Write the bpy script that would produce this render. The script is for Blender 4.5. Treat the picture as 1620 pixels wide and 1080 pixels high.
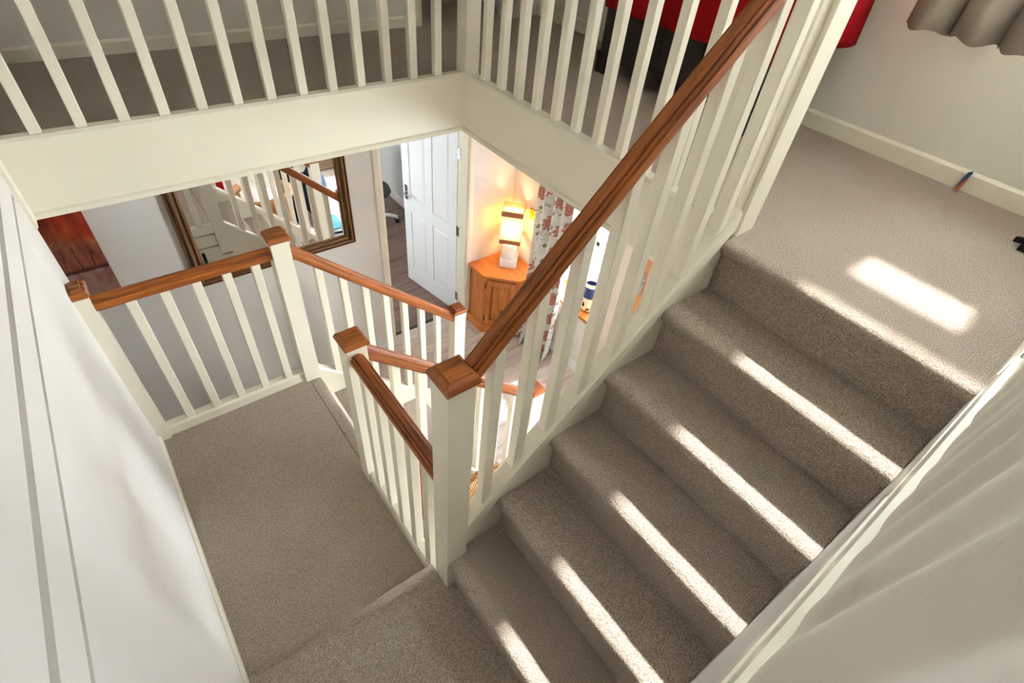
import bpy, bmesh, math, random
from mathutils import Vector, Matrix
random.seed(7)
for o in list(bpy.data.objects): bpy.data.objects.remove(o)
S = bpy.context.scene
C = S.collection

# ------------------------------------------------------------------ camera
cam_d = bpy.data.cameras.new('camera'); cam = bpy.data.objects.new('camera', cam_d); C.objects.link(cam)
ROT = Matrix(((0.7944668466, 0.3684495725, -0.4827704860),
              (-0.6009835906, 0.5913990918, -0.5376484335),
              (0.0874136915, 0.7172809957, 0.6912791186)))
cam.matrix_world = Matrix.Translation((0, 0, 1.0)) @ ROT.to_4x4()
cam_d.sensor_width = 36.0; cam_d.lens = 836.02 / 1620 * 36; cam_d.clip_start = 0.01; cam_d.clip_end = 200
S.camera = cam
# ------------------------------------------------------------------ world, sun, window portals, exposure
W = bpy.data.worlds.new('World'); S.world = W; W.use_nodes = True
bg = W.node_tree.nodes['Background']; bg.inputs[0].default_value = (0.86, 0.93, 1.0, 1); bg.inputs[1].default_value = 16.0
sd = bpy.data.lights.new('sun_offscreen', 'SUN'); sd.energy = 6.0; sd.angle = math.radians(1.8); sd.color = (1.0, 1.0, 1.0)
sun = bpy.data.objects.new('sun_offscreen', sd); C.objects.link(sun); sun.location = (8, 0.5, 8)
sun.rotation_euler = Vector((-1, -0.05, -1.18)).to_track_quat('-Z', 'Y').to_euler()
def portal(name, loc, look, sx, sy):
    l = bpy.data.lights.new(name, 'AREA'); l.shape = 'RECTANGLE'; l.size = sx; l.size_y = sy; l.cycles.is_portal = True
    o = bpy.data.objects.new(name, l); C.objects.link(o); o.location = loc
    o.rotation_euler = Vector(look).to_track_quat('-Z', 'Z').to_euler()
portal('window_landing_offscreen', (3.30, 0.52, 1.5), (-1, 0, 0), 1.25, 1.6)
portal('window_hall', (3.16, 2.45, -1.35), (-1, 0, 0), 0.75, 1.4)
portal('window_study_offscreen', (0.25, 5.0, -1.125), (1, 0, 0), 0.64, 0.55)
portal('window_hall_side_offscreen', (3.3, 0.45, -1.2), (-1, 0, 0), 1.0, 1.4)
S.view_settings.view_transform = 'Standard'; S.view_settings.look = 'None'
S.view_settings.exposure = 1.42; S.view_settings.gamma = 1.0; S.view_settings.use_curve_mapping = False

# ------------------------------------------------------------------ materials
def lin(c):
    return tuple(((v / 255) / 12.92 if v / 255 <= 0.04045 else ((v / 255 + 0.055) / 1.055) ** 2.4) for v in c)
class N:
    def __init__(s, name):
        s.m = bpy.data.materials.new(name); s.m.use_nodes = True; s.t = s.m.node_tree
        s.b = s.t.nodes['Principled BSDF']; s.o = s.t.nodes['Material Output']
    def n(s, typ, **kw):
        x = s.t.nodes.new(typ)
        for k, v in kw.items():
            if k.startswith('i_'):
                key = k[2:].replace('_', ' '); x.inputs[int(key) if key.isdigit() else key].default_value = v
            else: setattr(x, k, v)
        return x
    def l(s, a, b): s.t.links.new(a, b)
    def math(s, op, a, b=None, clamp=False):
        x = s.t.nodes.new('ShaderNodeMath'); x.operation = op; x.use_clamp = clamp
        for i, v in enumerate((a, b)):
            if v is None: continue
            if isinstance(v, (int, float)): x.inputs[i].default_value = v
            else: s.l(v, x.inputs[i])
        return x.outputs[0]
    def ramp(s, fac, stops):
        r = s.t.nodes.new('ShaderNodeValToRGB'); e = r.color_ramp.elements
        while len(e) < len(stops): e.new(0.5)
        for el, (p, c) in zip(e, stops): el.position = p; el.color = (*lin(c), 1)
        s.l(fac, r.inputs[0]); return r.outputs[0]
    def mix(s, fac, a, b):
        x = s.t.nodes.new('ShaderNodeMix'); x.data_type = 'RGBA'
        for idx, v in ((0, fac), (6, a), (7, b)):
            if isinstance(v, (int, float)): x.inputs[idx].default_value = v
            elif isinstance(v, tuple): x.inputs[idx].default_value = (*lin(v), 1)
            else: s.l(v, x.inputs[idx])
        return x.outputs[2]
    def bump(s, h, strength, dist=0.001):
        x = s.n('ShaderNodeBump'); x.inputs['Strength'].default_value = strength; x.inputs['Distance'].default_value = dist
        s.l(h, x.inputs['Height']); s.l(x.outputs[0], s.b.inputs['Normal'])
def geo_pos(k): return k.n('ShaderNodeNewGeometry').outputs['Position']
def paint(name, col, rough=0.4, var=4, bump=0.05, scale=60, spec=0.5):
    k = N(name); nz = k.n('ShaderNodeTexNoise', i_Scale=2.2, i_Detail=3.0); p = geo_pos(k); k.l(p, nz.inputs['Vector'])
    c2 = tuple(max(0, v - var) for v in col); c1 = tuple(min(255, v + var // 2) for v in col)
    k.l(k.ramp(nz.outputs[0], [(0.3, c2), (0.7, c1)]), k.b.inputs['Base Color'])
    k.b.inputs['Roughness'].default_value = rough; k.b.inputs['Specular IOR Level'].default_value = spec
    n2 = k.n('ShaderNodeTexNoise', i_Scale=float(scale), i_Detail=2.0); k.l(p, n2.inputs['Vector']); k.bump(n2.outputs[0], bump, 0.004)
    return k.m
M = {}
M['gloss'] = paint('cream_gloss_paint', (239, 230, 209), 0.33, 5, 0.03, 40)
M['wall'] = paint('hall_wall_paint', (230, 224, 216), 0.75, 5, 0.06, 90, 0.25)
M['wall_up'] = paint('landing_wall_paint', (230, 222, 208), 0.78, 5, 0.06, 90, 0.25)
M['wall_cool'] = paint('study_wall_paint', (228, 228, 225), 0.8, 4, 0.06, 90, 0.2)
M['ceiling'] = paint('ceiling_paint', (240, 238, 232), 0.85, 3, 0.04, 90, 0.2)
M['white'] = paint('white_satin_paint', (240, 240, 236), 0.35, 3, 0.02, 40)
M['door'] = paint('white_door_paint', (234, 236, 234), 0.42, 3, 0.03, 120)
M['black'] = paint('black_plastic', (22, 22, 24), 0.4, 4, 0.02, 80)
M['paving'] = paint('pale_paving', (196, 196, 192), 0.9, 14, 0.2, 20)

def carpet():
    k = N('wool_carpet'); p = geo_pos(k)
    fine = k.n('ShaderNodeTexNoise', i_Scale=280.0, i_Detail=2.0, i_Roughness=0.6); k.l(p, fine.inputs['Vector'])
    mid = k.n('ShaderNodeTexNoise', i_Scale=85.0, i_Detail=3.0, i_Roughness=0.65); k.l(p, mid.inputs['Vector'])
    big = k.n('ShaderNodeTexNoise', i_Scale=2.6, i_Detail=3.0); k.l(p, big.inputs['Vector'])
    base = k.ramp(big.outputs[0], [(0.3, (190, 165, 140)), (0.7, (211, 190, 168))])
    sp = k.ramp(fine.outputs[0], [(0.34, (108, 92, 76)), (0.5, (200, 179, 157)), (0.66, (252, 240, 227))])
    c = k.mix(0.62, base, sp)
    fl = k.n('ShaderNodeTexNoise', i_Scale=170.0, i_Detail=1.0); k.l(p, fl.inputs['Vector'])
    dk = k.math('MULTIPLY', k.math('SUBTRACT', fl.outputs[0], 0.62), 6.0, True)
    c = k.mix(k.math('MULTIPLY', dk, 0.45), c, (120, 100, 84))
    k.l(c, k.b.inputs['Base Color']); k.b.inputs['Roughness'].default_value = 1.0
    k.b.inputs['Specular IOR Level'].default_value = 0.05
    k.b.inputs['Sheen Weight'].default_value = 0.12; k.b.inputs['Sheen Roughness'].default_value = 0.6
    h = k.math('ADD', k.math('MULTIPLY', fine.outputs[0], 0.6), k.math('MULTIPLY', mid.outputs[0], 0.8))
    k.bump(h, 1.0, 0.016)
    return k.m
M['carpet'] = carpet()
def wood(name, cols, rough=0.35, su=3.0, sv=55.0, groove=0.15, coat=0.2, obj=False, knots=True):
    k = N(name); tc = k.n('ShaderNodeTexCoord'); mp = k.n('ShaderNodeMapping'); mp.inputs['Scale'].default_value = (su, sv, 1)
    oi = k.n('ShaderNodeObjectInfo'); ad = k.n('ShaderNodeVectorMath', operation='ADD')
    sc = k.math('MULTIPLY', oi.outputs['Random'], 37.0); cb = k.n('ShaderNodeCombineXYZ'); k.l(sc, cb.inputs[0]); k.l(sc, cb.inputs[1])
    k.l(tc.outputs['UV'], mp.inputs[0]); k.l(mp.outputs[0], ad.inputs[0]); k.l(cb.outputs[0], ad.inputs[1])
    nz = k.n('ShaderNodeTexNoise', i_Scale=1.0, i_Detail=6.0, i_Roughness=0.62, i_Distortion=0.7); k.l(ad.outputs[0], nz.inputs['Vector'])
    col = k.ramp(nz.outputs[0], [(0.28, cols[0]), (0.5, cols[1]), (0.74, cols[2])])
    mp2 = k.n('ShaderNodeMapping'); mp2.inputs['Scale'].default_value = (4.0, 14.0, 1); k.l(tc.outputs['UV'], mp2.inputs[0])
    ad2 = k.n('ShaderNodeVectorMath', operation='ADD'); k.l(mp2.outputs[0], ad2.inputs[0]); k.l(cb.outputs[0], ad2.inputs[1])
    if knots:
        vo = k.n('ShaderNodeTexVoronoi', i_Scale=1.0); k.l(ad2.outputs[0], vo.inputs['Vector'])
        kn = k.math('SUBTRACT', 1.0, k.math('MULTIPLY', vo.outputs['Distance'], 5.5), True)
        col = k.mix(k.math('MULTIPLY', kn, 0.75), col, cols[0])
    # board to board tone
    hs = k.n('ShaderNodeHueSaturation'); k.l(col, hs.inputs['Color'])
    k.l(k.math('ADD', k.math('MULTIPLY', oi.outputs['Random'], 0.22), 0.89), hs.inputs['Value'])
    k.l(hs.outputs[0], k.b.inputs['Base Color'])
    k.b.inputs['Roughness'].default_value = rough; k.b.inputs['Coat Weight'].default_value = coat; k.b.inputs['Coat Roughness'].default_value = 0.25
    k.bump(nz.outputs[0], groove, 0.0015)
    return k.m
M['rail'] = wood('stained_pine_handrail', ((90, 42, 10), (158, 82, 22), (194, 114, 40)), 0.5, 3.0, 60.0, 0.2, 0.06)
M['pine'] = wood('honey_pine', ((150, 78, 24), (200, 116, 46), (218, 140, 64)), 0.38)
M['oak_floor'] = wood('pale_oak_plank', ((178, 156, 144), (208, 190, 178), (220, 206, 196)), 0.5, 1.6, 20.0, 0.06, 0.05)
M['study_floor'] = wood('brown_laminate_plank', ((92, 66, 54), (126, 98, 84), (146, 120, 108)), 0.38, 2.0, 26.0, 0.05, 0.1)
M['dark_wood'] = wood('dark_walnut', ((14, 7, 4), (30, 17, 11), (46, 28, 19)), 0.6, 3.0, 55.0, 0.1, 0.0)
M['door_wood'] = wood('oak_door_wood', ((196, 128, 78), (224, 160, 108), (236, 178, 128)), 0.45)
M['gilt'] = wood('antique_gilt_wood', ((48, 27, 12), (108, 68, 30), (168, 120, 62)), 0.36, 5.0, 90.0, 0.2, 0.3, knots=False)
M['brown_band'] = paint('brown_lamp_band', (164, 104, 66), 0.6, 8)
def metal(name, col, rough):
    k = N(name); k.b.inputs['Base Color'].default_value = (*lin(col), 1); k.b.inputs['Metallic'].default_value = 1.0
    nz = k.n('ShaderNodeTexNoise', i_Scale=120.0); k.l(geo_pos(k), nz.inputs['Vector']); k.bump(nz.outputs[0], 0.03, 0.001)
    k.b.inputs['Roughness'].default_value = rough; return k.m
M['chrome'] = metal('chrome', (210, 212, 215), 0.14)
M['brass'] = metal('brass', (200, 158, 70), 0.25)
M['bronze'] = metal('dark_bronze', (84, 68, 54), 0.4)
k = N('mirror_glass'); k.b.inputs['Metallic'].default_value = 1.0; k.b.inputs['Roughness'].default_value = 0.0
nz = k.n('ShaderNodeTexNoise', i_Scale=0.5); k.l(geo_pos(k), nz.inputs['Vector'])
k.l(k.ramp(nz.outputs[0], [(0, (243, 245, 246)), (1, (246, 248, 248))]), k.b.inputs['Base Color']); M['mirror'] = k.m
def glass_clear():
    k = N('clear_pane'); tr = k.n('ShaderNodeBsdfTransparent'); gl = k.n('ShaderNodeBsdfGlossy', i_Roughness=0.02)
    tr.inputs[0].default_value = (0.96, 0.98, 0.98, 1)
    fr = k.n('ShaderNodeFresnel', i_IOR=1.2); mx = k.n('ShaderNodeMixShader'); k.l(fr.outputs[0], mx.inputs[0])
    k.l(tr.outputs[0], mx.inputs[1]); k.l(gl.outputs[0], mx.inputs[2]); k.l(mx.outputs[0], k.o.inputs[0]); k.t.nodes.remove(k.b); return k.m
M['glass'] = glass_clear()
def glass_frost():
    k = N('patterned_obscure_glass'); p = geo_pos(k)
    vo = k.n('ShaderNodeTexVoronoi', i_Scale=48.0); nz = k.n('ShaderNodeTexNoise', i_Scale=26.0, i_Detail=4.0); k.l(p, vo.inputs['Vector']); k.l(p, nz.inputs['Vector'])
    f = k.math('MULTIPLY', vo.outputs['Distance'], nz.outputs[0])
    col = k.ramp(f, [(0.14, (254, 255, 255)), (0.24, (236, 241, 248)), (0.34, (120, 136, 164))])
    tl = k.n('ShaderNodeBsdfTranslucent'); k.l(col, tl.inputs[0]); tr = k.n('ShaderNodeBsdfTransparent'); k.l(col, tr.inputs[0])
    mx = k.n('ShaderNodeMixShader'); mx.inputs[0].default_value = 0.2; k.l(tr.outputs[0], mx.inputs[1]); k.l(tl.outputs[0], mx.inputs[2])
    k.l(mx.outputs[0], k.o.inputs[0]); k.t.nodes.remove(k.b); return k.m
M['frost'] = glass_frost()
k = N('added_diffuser_pane'); nz = k.n('ShaderNodeTexNoise', i_Scale=40.0); k.l(geo_pos(k), nz.inputs['Vector']); tl = k.n('ShaderNodeBsdfTranslucent')
k.l(k.ramp(nz.outputs[0], [(0.3, (244, 248, 250)), (0.7, (252, 253, 254))]), tl.inputs[0]); k.l(tl.outputs[0], k.o.inputs[0]); k.t.nodes.remove(k.b); M['diffuser_pane'] = k.m  # added out-of-view diffuser: scatters the sun into soft fill over the landing
def fabric(name, col, rough=0.95, scale=700, var=16, trans=0.0):
    k = N(name); tc = k.n('ShaderNodeTexCoord'); nz = k.n('ShaderNodeTexNoise', i_Scale=float(scale), i_Detail=2.0); k.l(geo_pos(k), nz.inputs['Vector'])
    c = k.ramp(nz.outputs[0], [(0.3, tuple(max(0, v - var) for v in col)), (0.7, tuple(min(255, v + var) for v in col))])
    k.l(c, k.b.inputs['Base Color']); k.b.inputs['Roughness'].default_value = rough; k.b.inputs['Specular IOR Level'].default_value = 0.15
    k.bump(nz.outputs[0], 0.25, 0.002)
    if trans:
        tl = k.n('ShaderNodeBsdfTranslucent'); k.l(c, tl.inputs[0]); mx = k.n('ShaderNodeMixShader'); mx.inputs[0].default_value = trans
        k.l(k.b.outputs[0], mx.inputs[1]); k.l(tl.outputs[0], mx.inputs[2]); k.l(mx.outputs[0], k.o.inputs[0])
    return k.m
M['red'] = fabric('red_cloth', (150, 4, 16), 0.9, 600, 10)
M['linen'] = fabric('grey_linen', (176, 164, 148), 0.95, 500, 12, 0.12)
M['denim'] = fabric('dark_blue_cloth', (44, 62, 84), 0.95, 300, 20)
M['blackcloth'] = fabric('black_cloth', (26, 24, 24), 0.9, 300, 8)
M['bluepaper'] = paint('blue_cover', (96, 164, 192), 0.4, 20, 0.02, 8)
M['cushion'] = fabric('cream_cushion', (206, 184, 150))
def wicker():
    k = N('woven_wicker'); tc = k.n('ShaderNodeTexCoord'); w1 = k.n('ShaderNodeTexWave', i_Scale=22.0, i_Distortion=1.5); w1.bands_direction = 'X'
    w2 = k.n('ShaderNodeTexWave', i_Scale=34.0, i_Distortion=1.5); w2.bands_direction = 'Z'
    for w in (w1, w2): k.l(geo_pos(k), w.inputs['Vector'])
    f = k.math('MULTIPLY', w1.outputs['Fac'], w2.outputs['Fac'])
    k.l(k.ramp(f, [(0.0, (120, 66, 30)), (0.2, (206, 140, 76)), (0.7, (238, 188, 122))]), k.b.inputs['Base Color']); k.b.inputs['Roughness'].default_value = 0.6
    k.bump(f, 0.8, 0.008); return k.m
M['wicker'] = wicker()
def floral():
    k = N('floral_print_cotton'); tc = k.n('ShaderNodeTexCoord'); uv = tc.outputs['UV']
    col = k.ramp(k.n('ShaderNodeTexNoise', i_Scale=300.0).outputs[0], [(0.2, (236, 231, 220)), (0.8, (246, 243, 236))])
    def mapped(sx, off):
        mp = k.n('ShaderNodeMapping'); mp.inputs['Scale'].default_value = (sx, sx, 1); mp.inputs['Location'].default_value = (*off, 0); k.l(uv, mp.inputs[0]); return mp.outputs[0]
    # stems: thin contour lines of a smooth noise
    ns = k.n('ShaderNodeTexNoise', i_Scale=1.0, i_Detail=0.0, i_Distortion=0.9); k.l(mapped(7.0, (2.1, 0.4)), ns.inputs['Vector'])
    ln = k.math('SUBTRACT', 1.0, k.math('MULTIPLY', k.math('ABSOLUTE', k.math('SUBTRACT', ns.outputs[0], 0.5)), 60.0), True)
    col = k.mix(k.math('MULTIPLY', ln, 0.8), col, (112, 100, 80))
    def motif(col, scale, off, petals, r0, amp, c_in, c_out, thr, rnd=0.75):
        v = mapped(scale, off); vo = k.n('ShaderNodeTexVoronoi', i_Scale=1.0, i_Randomness=rnd); vo.voronoi_dimensions = '2D'; k.l(v, vo.inputs['Vector'])
        df = k.n('ShaderNodeVectorMath', operation='SUBTRACT'); k.l(v, df.inputs[0]); k.l(vo.outputs['Position'], df.inputs[1])
        sp = k.n('ShaderNodeSeparateXYZ'); k.l(df.outputs[0], sp.inputs[0]); cs = k.n('ShaderNodeSeparateColor'); k.l(vo.outputs['Color'], cs.inputs[0])
        ang = k.math('ADD', k.math('ARCTAN2', sp.outputs[1], sp.outputs[0]), k.math('MULTIPLY', cs.outputs[1], 6.28))
        pet = k.math('ABSOLUTE', k.math('COSINE', k.math('MULTIPLY', ang, petals / 2)))
        rad = k.math('ADD', r0, k.math('MULTIPLY', pet, amp)); on = k.math('GREATER_THAN', cs.outputs[0], thr)
        q = k.math('DIVIDE', vo.outputs['Distance'], rad)
        inside = k.math('MULTIPLY', k.math('LESS_THAN', q, 1.0), on)
        ring = k.math('ABSOLUTE', k.math('SINE', k.math('ADD', k.math('MULTIPLY', q, 9.0), k.math('MULTIPLY', pet, 2.5))))
        return k.mix(inside, col, k.mix(ring, c_out, c_in))
    col = motif(col, 15.0, (0.3, 0.7), 1, 0.05, 0.30, (176, 170, 140), (120, 112, 90), 0.74, 1.0)
    col = motif(col, 24.0, (3.3, 1.7), 1, 0.03, 0.22, (186, 128, 110), (150, 108, 92), 0.74, 1.0)
    col = motif(col, 11.5, (5.2, 0.2), 5, 0.10, 0.20, (212, 150, 134), (178, 108, 96), 0.74)
    col = motif(col, 4.4, (0.15, 0.35), 9, 0.21, 0.13, (216, 160, 140), (176, 104, 88), 0.42, 0.5)
    k.l(col, k.b.inputs['Base Color']); k.b.inputs['Roughness'].default_value = 0.9; k.b.inputs['Specular IOR Level'].default_value = 0.1
    return k.m
M['floral'] = floral()
def painting():
    k = N('autumn_tree_painting'); tc = k.n('ShaderNodeTexCoord'); uv = tc.outputs['UV']; sp = k.n('ShaderNodeSeparateXYZ'); k.l(uv, sp.inputs[0])
    n1 = k.n('ShaderNodeTexNoise', i_Scale=5.0, i_Detail=6.0, i_Roughness=0.65); k.l(uv, n1.inputs['Vector'])
    n2 = k.n('ShaderNodeTexNoise', i_Scale=2.3, i_Detail=4.0); k.l(uv, n2.inputs['Vector'])
    sky = k.ramp(n1.outputs[0], [(0.3, (120, 66, 22)), (0.5, (160, 104, 46)), (0.72, (196, 164, 112))])
    leaf = k.ramp(n1.outputs[0], [(0.3, (96, 20, 8)), (0.5, (168, 44, 14)), (0.75, (206, 96, 34))])
    v = k.math('ADD', sp.outputs[1], k.math('MULTIPLY', k.math('SUBTRACT', n2.outputs[0], 0.5), 0.5))
    crown = k.math('MULTIPLY', k.math('MULTIPLY', k.math('SUBTRACT', v, 0.50), 9.0, True), k.math('MULTIPLY', k.math('SUBTRACT', 0.98, v), 9.0, True))
    mist = k.ramp(n1.outputs[0], [(0.3, (112, 40, 30)), (0.55, (158, 84, 60)), (0.75, (184, 126, 96))])
    c = k.mix(k.math('MULTIPLY', k.math('SUBTRACT', v, 0.48), 8.0, True), mist, sky); c = k.mix(crown, c, leaf)
    wv = k.math('ADD', k.math('MULTIPLY', sp.outputs[0], 34.0), k.math('MULTIPLY', n1.outputs[0], 9.0))
    tr = k.math('MULTIPLY', k.math('SUBTRACT', k.math('SINE', wv), 0.86), 12.0, True)
    band = k.math('MULTIPLY', k.math('GREATER_THAN', sp.outputs[1], 0.34), k.math('LESS_THAN', sp.outputs[1], 0.52))
    c = k.mix(k.math('MULTIPLY', k.math('MULTIPLY', tr, band), 0.7), c, (44, 16, 16))
    gl = k.math('SUBTRACT', 1.0, k.math('MULTIPLY', k.math('ABSOLUTE', k.math('SUBTRACT', sp.outputs[1], 0.338)), 34.0), True)
    c = k.mix(gl, c, (64, 18, 20))
    fg = k.ramp(n1.outputs[0], [(0.3, (128, 66, 52)), (0.5, (156, 112, 96)), (0.75, (178, 150, 136))])
    c = k.mix(k.math('LESS_THAN', sp.outputs[1], 0.325), c, fg)
    k.l(c, k.b.inputs['Base Color']); k.b.inputs['Roughness'].default_value = 0.45; k.bump(n1.outputs[0], 0.2, 0.003); return k.m
M['painting'] = painting()
M['shade'] = fabric('parchment_shade', (250, 236, 206), 0.9, 300, 5, 0.6)
k = N('alabaster'); nz = k.n('ShaderNodeTexNoise', i_Scale=16.0, i_Detail=5.0, i_Distortion=1.2); k.l(geo_pos(k), nz.inputs['Vector'])
k.l(k.ramp(nz.outputs[0], [(0.3, (238, 231, 220)), (0.6, (250, 248, 243))]), k.b.inputs['Base Color']); k.b.inputs['Roughness'].default_value = 0.3
k.b.inputs['Subsurface Weight'].default_value = 0.15; k.b.inputs['Subsurface Scale'].default_value = 0.03; M['alabaster'] = k.m
k = N('painted_jug_glaze'); nz = k.n('ShaderNodeTexNoise', i_Scale=30.0, i_Detail=1.0); p = geo_pos(k); k.l(p, nz.inputs['Vector']); sp = k.n('ShaderNodeSeparateXYZ'); k.l(p, sp.inputs[0])
body = k.mix(k.math('MULTIPLY', k.math('SUBTRACT', nz.outputs[0], 0.57), 22.0, True), (236, 214, 172), (40, 36, 34))
c = k.mix(k.math('GREATER_THAN', sp.outputs[2], -1.845), body, (34, 48, 92)); c = k.mix(k.math('GREATER_THAN', sp.outputs[2], -1.738), c, (240, 226, 196))
k.l(c, k.b.inputs['Base Color']); k.b.inputs['Roughness'].default_value = 0.2; M['jug'] = k.m
M['blue_plastic'] = paint('blue_plastic', (20, 62, 130), 0.3, 6)
M['orange_plastic'] = paint('orange_plastic', (196, 92, 44), 0.35, 6)
M['matt_fibre'] = fabric('brown_doormat', (150, 124, 100), 1.0, 400, 20)
M['tile_dark'] = paint('dark_threshold_strip', (34, 30, 28), 0.5, 4)

# ------------------------------------------------------------------ mesh helpers
def auto_uv(bm, grain=None):
    uvl = bm.loops.layers.uv.get('UVMap') or bm.loops.layers.uv.new('UVMap')
    bm.normal_update()
    if grain is None:
        if not bm.verts: return
        ext = [max(v.co[i] for v in bm.verts) - min(v.co[i] for v in bm.verts) for i in range(3)]; grain = ext.index(max(ext))
    for f in bm.faces:
        n = f.normal; d = max(range(3), key=lambda i: abs(n[i])); ax = [i for i in range(3) if i != d]
        if grain in ax: ax = [grain, [i for i in ax if i != grain][0]]
        for l in f.loops: l[uvl].uv = (l.vert.co[ax[0]], l.vert.co[ax[1]] + 0.31 * d)
def origin(p):
    o = Vector((0, 0, 0))
    while p is not None: o += p.location; p = p.parent
    return o
def obj(name, bm, mat, parent=None, smooth=False, uv=True, grain=None, bevel=0.0, kind=None, loc=None):
    if isinstance(bm, bmesh.types.BMesh):
        if bevel > 0:
            es = [e for e in bm.edges if len(e.link_faces) == 2 and e.calc_face_angle(0) > 0.5]
            bmesh.ops.bevel(bm, geom=es, offset=bevel, segments=2, profile=0.6, affect='EDGES')
        bmesh.ops.recalc_face_normals(bm, faces=bm.faces[:])
        if uv: auto_uv(bm, grain)
        off = origin(parent) if parent is not None else Vector((0, 0, 0))
        if loc is not None: off = Vector(loc)
        bmesh.ops.translate(bm, verts=bm.verts[:], vec=-off)
        me = bpy.data.meshes.new(name); bm.to_mesh(me); bm.free()
        me.materials.append(M[mat] if isinstance(mat, str) else mat)
        if smooth:
            for p in me.polygons: p.use_smooth = True
            me.set_sharp_from_angle(angle=math.radians(40))
    else: me = bm
    o = bpy.data.objects.new(name, me); C.objects.link(o)
    if parent is not None: o.parent = parent
    if loc is not None: o.location = Vector(loc) - (origin(parent) if parent is not None else Vector((0, 0, 0)))
    if kind: o['kind'] = kind
    return o
def thing(name, label, cat, loc, group=None):
    o = bpy.data.objects.new(name, None); C.objects.link(o); o.location = loc; o['label'] = label; o['category'] = cat
    o.empty_display_size = 0.1
    if group: o['group'] = group
    return o
def tag(o, label, cat, group=None):
    o['label'] = label; o['category'] = cat
    if group: o['group'] = group
    return o
def struct(name, bm, mat, label, cat, **kw):
    o = obj(name, bm, mat, kind='structure', **kw); o['label'] = label; o['category'] = cat; return o
def bx(x0, x1, y0, y1, z0, z1, bm=None):
    bm = bm or bmesh.new()
    v = [bm.verts.new((x, y, z)) for x in (x0, x1) for y in (y0, y1) for z in (z0, z1)]
    for f in ((0, 1, 3, 2), (4, 6, 7, 5), (0, 4, 5, 1), (2, 3, 7, 6), (0, 2, 6, 4), (1, 5, 7, 3)): bm.faces.new([v[i] for i in f])
    return bm
def prism(pts, axis, a, b, bm=None):
    """closed polygon pts (2D) extruded along axis 'x','y','z' from a to b"""
    bm = bm or bmesh.new()
    def mk(p, t):
        if axis == 'y': return (p[0], t, p[1])
        if axis == 'x': return (t, p[0], p[1])
        return (p[0], p[1], t)
    A = [bm.verts.new(mk(p, a)) for p in pts]; B = [bm.verts.new(mk(p, b)) for p in pts]; n = len(pts)
    bm.faces.new(A); bm.faces.new(B[::-1])
    for i in range(n): bm.faces.new((A[i], B[i], B[(i + 1) % n], A[(i + 1) % n]))
    return bm
def sweep(P0, P1, prof, bm=None, bow=0.0, seg=1):
    """profile (w,h): w sideways, h vertical; plumb-cut ends"""
    bm = bm or bmesh.new(); P0 = Vector(P0); P1 = Vector(P1); d = P1 - P0; s = Vector((d.y, -d.x, 0)).normalized(); rings = []
    for i in range(seg + 1):
        t = i / seg; P = P0 + d * t; P.z += bow * 4 * t * (1 - t)
        rings.append([bm.verts.new(P + s * w + Vector((0, 0, h))) for w, h in prof])
    n = len(prof); uvl = bm.loops.layers.uv.get('UVMap') or bm.loops.layers.uv.new('UVMap')
    L = [0]
    for i in range(n): L.append(L[-1] + math.dist(prof[i], prof[(i + 1) % n]))
    for r in range(seg):
        for i in range(n):
            j = (i + 1) % n; f = bm.faces.new((rings[r][i], rings[r + 1][i], rings[r + 1][j], rings[r][j])); D = d.length
            for l, u in zip(f.loops, ((D * r / seg, L[i]), (D * (r + 1) / seg, L[i]), (D * (r + 1) / seg, L[i + 1]), (D * r / seg, L[i + 1]))): l[uvl].uv = u
    bm.faces.new(rings[0]); bm.faces.new(rings[-1][::-1]); return bm
def lathe(prof, cx, cy, seg=24, bm=None, a0=0, a1=2 * math.pi):
    bm = bm or bmesh.new(); full = abs(a1 - a0 - 2 * math.pi) < 1e-6; rings = []
    for i in range(seg if full else seg + 1):
        a = a0 + (a1 - a0) * i / seg
        rings.append([bm.verts.new((cx + r * math.cos(a), cy + r * math.sin(a), z)) for r, z in prof])
    m = len(rings)
    for i in range(m if full else m - 1):
        A = rings[i]; B = rings[(i + 1) % m]
        for j in range(len(prof) - 1):
            if prof[j][0] < 1e-6 and prof[j + 1][0] < 1e-6: continue
            bm.faces.new((A[j], B[j], B[j + 1], A[j + 1]))
    bmesh.ops.remove_doubles(bm, verts=bm.verts[:], dist=1e-6)
    return bm
def tube(pts, r, seg=10, bm=None):
    bm = bm or bmesh.new(); rings = []
    pts = [Vector(p) for p in pts]; n = len(pts); rs = r if isinstance(r, (list, tuple)) else [r] * n
    for i, p in enumerate(pts):
        t = (pts[min(i + 1, n - 1)] - pts[max(i - 1, 0)]).normalized(); a = Vector((0, 0, 1)) if abs(t.z) < 0.9 else Vector((1, 0, 0))
        u = t.cross(a).normalized(); w = t.cross(u)
        rings.append([bm.verts.new(p + (u * math.cos(q) + w * math.sin(q)) * rs[i]) for q in [2 * math.pi * s / seg for s in range(seg)]])
    for i in range(n - 1):
        for s in range(seg): bm.faces.new((rings[i][s], rings[i][(s + 1) % seg], rings[i + 1][(s + 1) % seg], rings[i + 1][s]))
    bm.faces.new(rings[0]); bm.faces.new(rings[-1][::-1]); return bm
def sheet(fn, nu, nv, bm=None):
    bm = bm or bmesh.new(); uvl = bm.loops.layers.uv.get('UVMap') or bm.loops.layers.uv.new('UVMap')
    g = [[bm.verts.new(fn(i / nu, j / nv)[0]) for j in range(nv + 1)] for i in range(nu + 1)]
    for i in range(nu):
        for j in range(nv):
            f = bm.faces.new((g[i][j], g[i + 1][j], g[i + 1][j + 1], g[i][j + 1]))
            for l, (a, b) in zip(f.loops, ((i, j), (i + 1, j), (i + 1, j + 1), (i, j + 1))): l[uvl].uv = fn(a / nu, b / nv)[1]
    return bm
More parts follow.
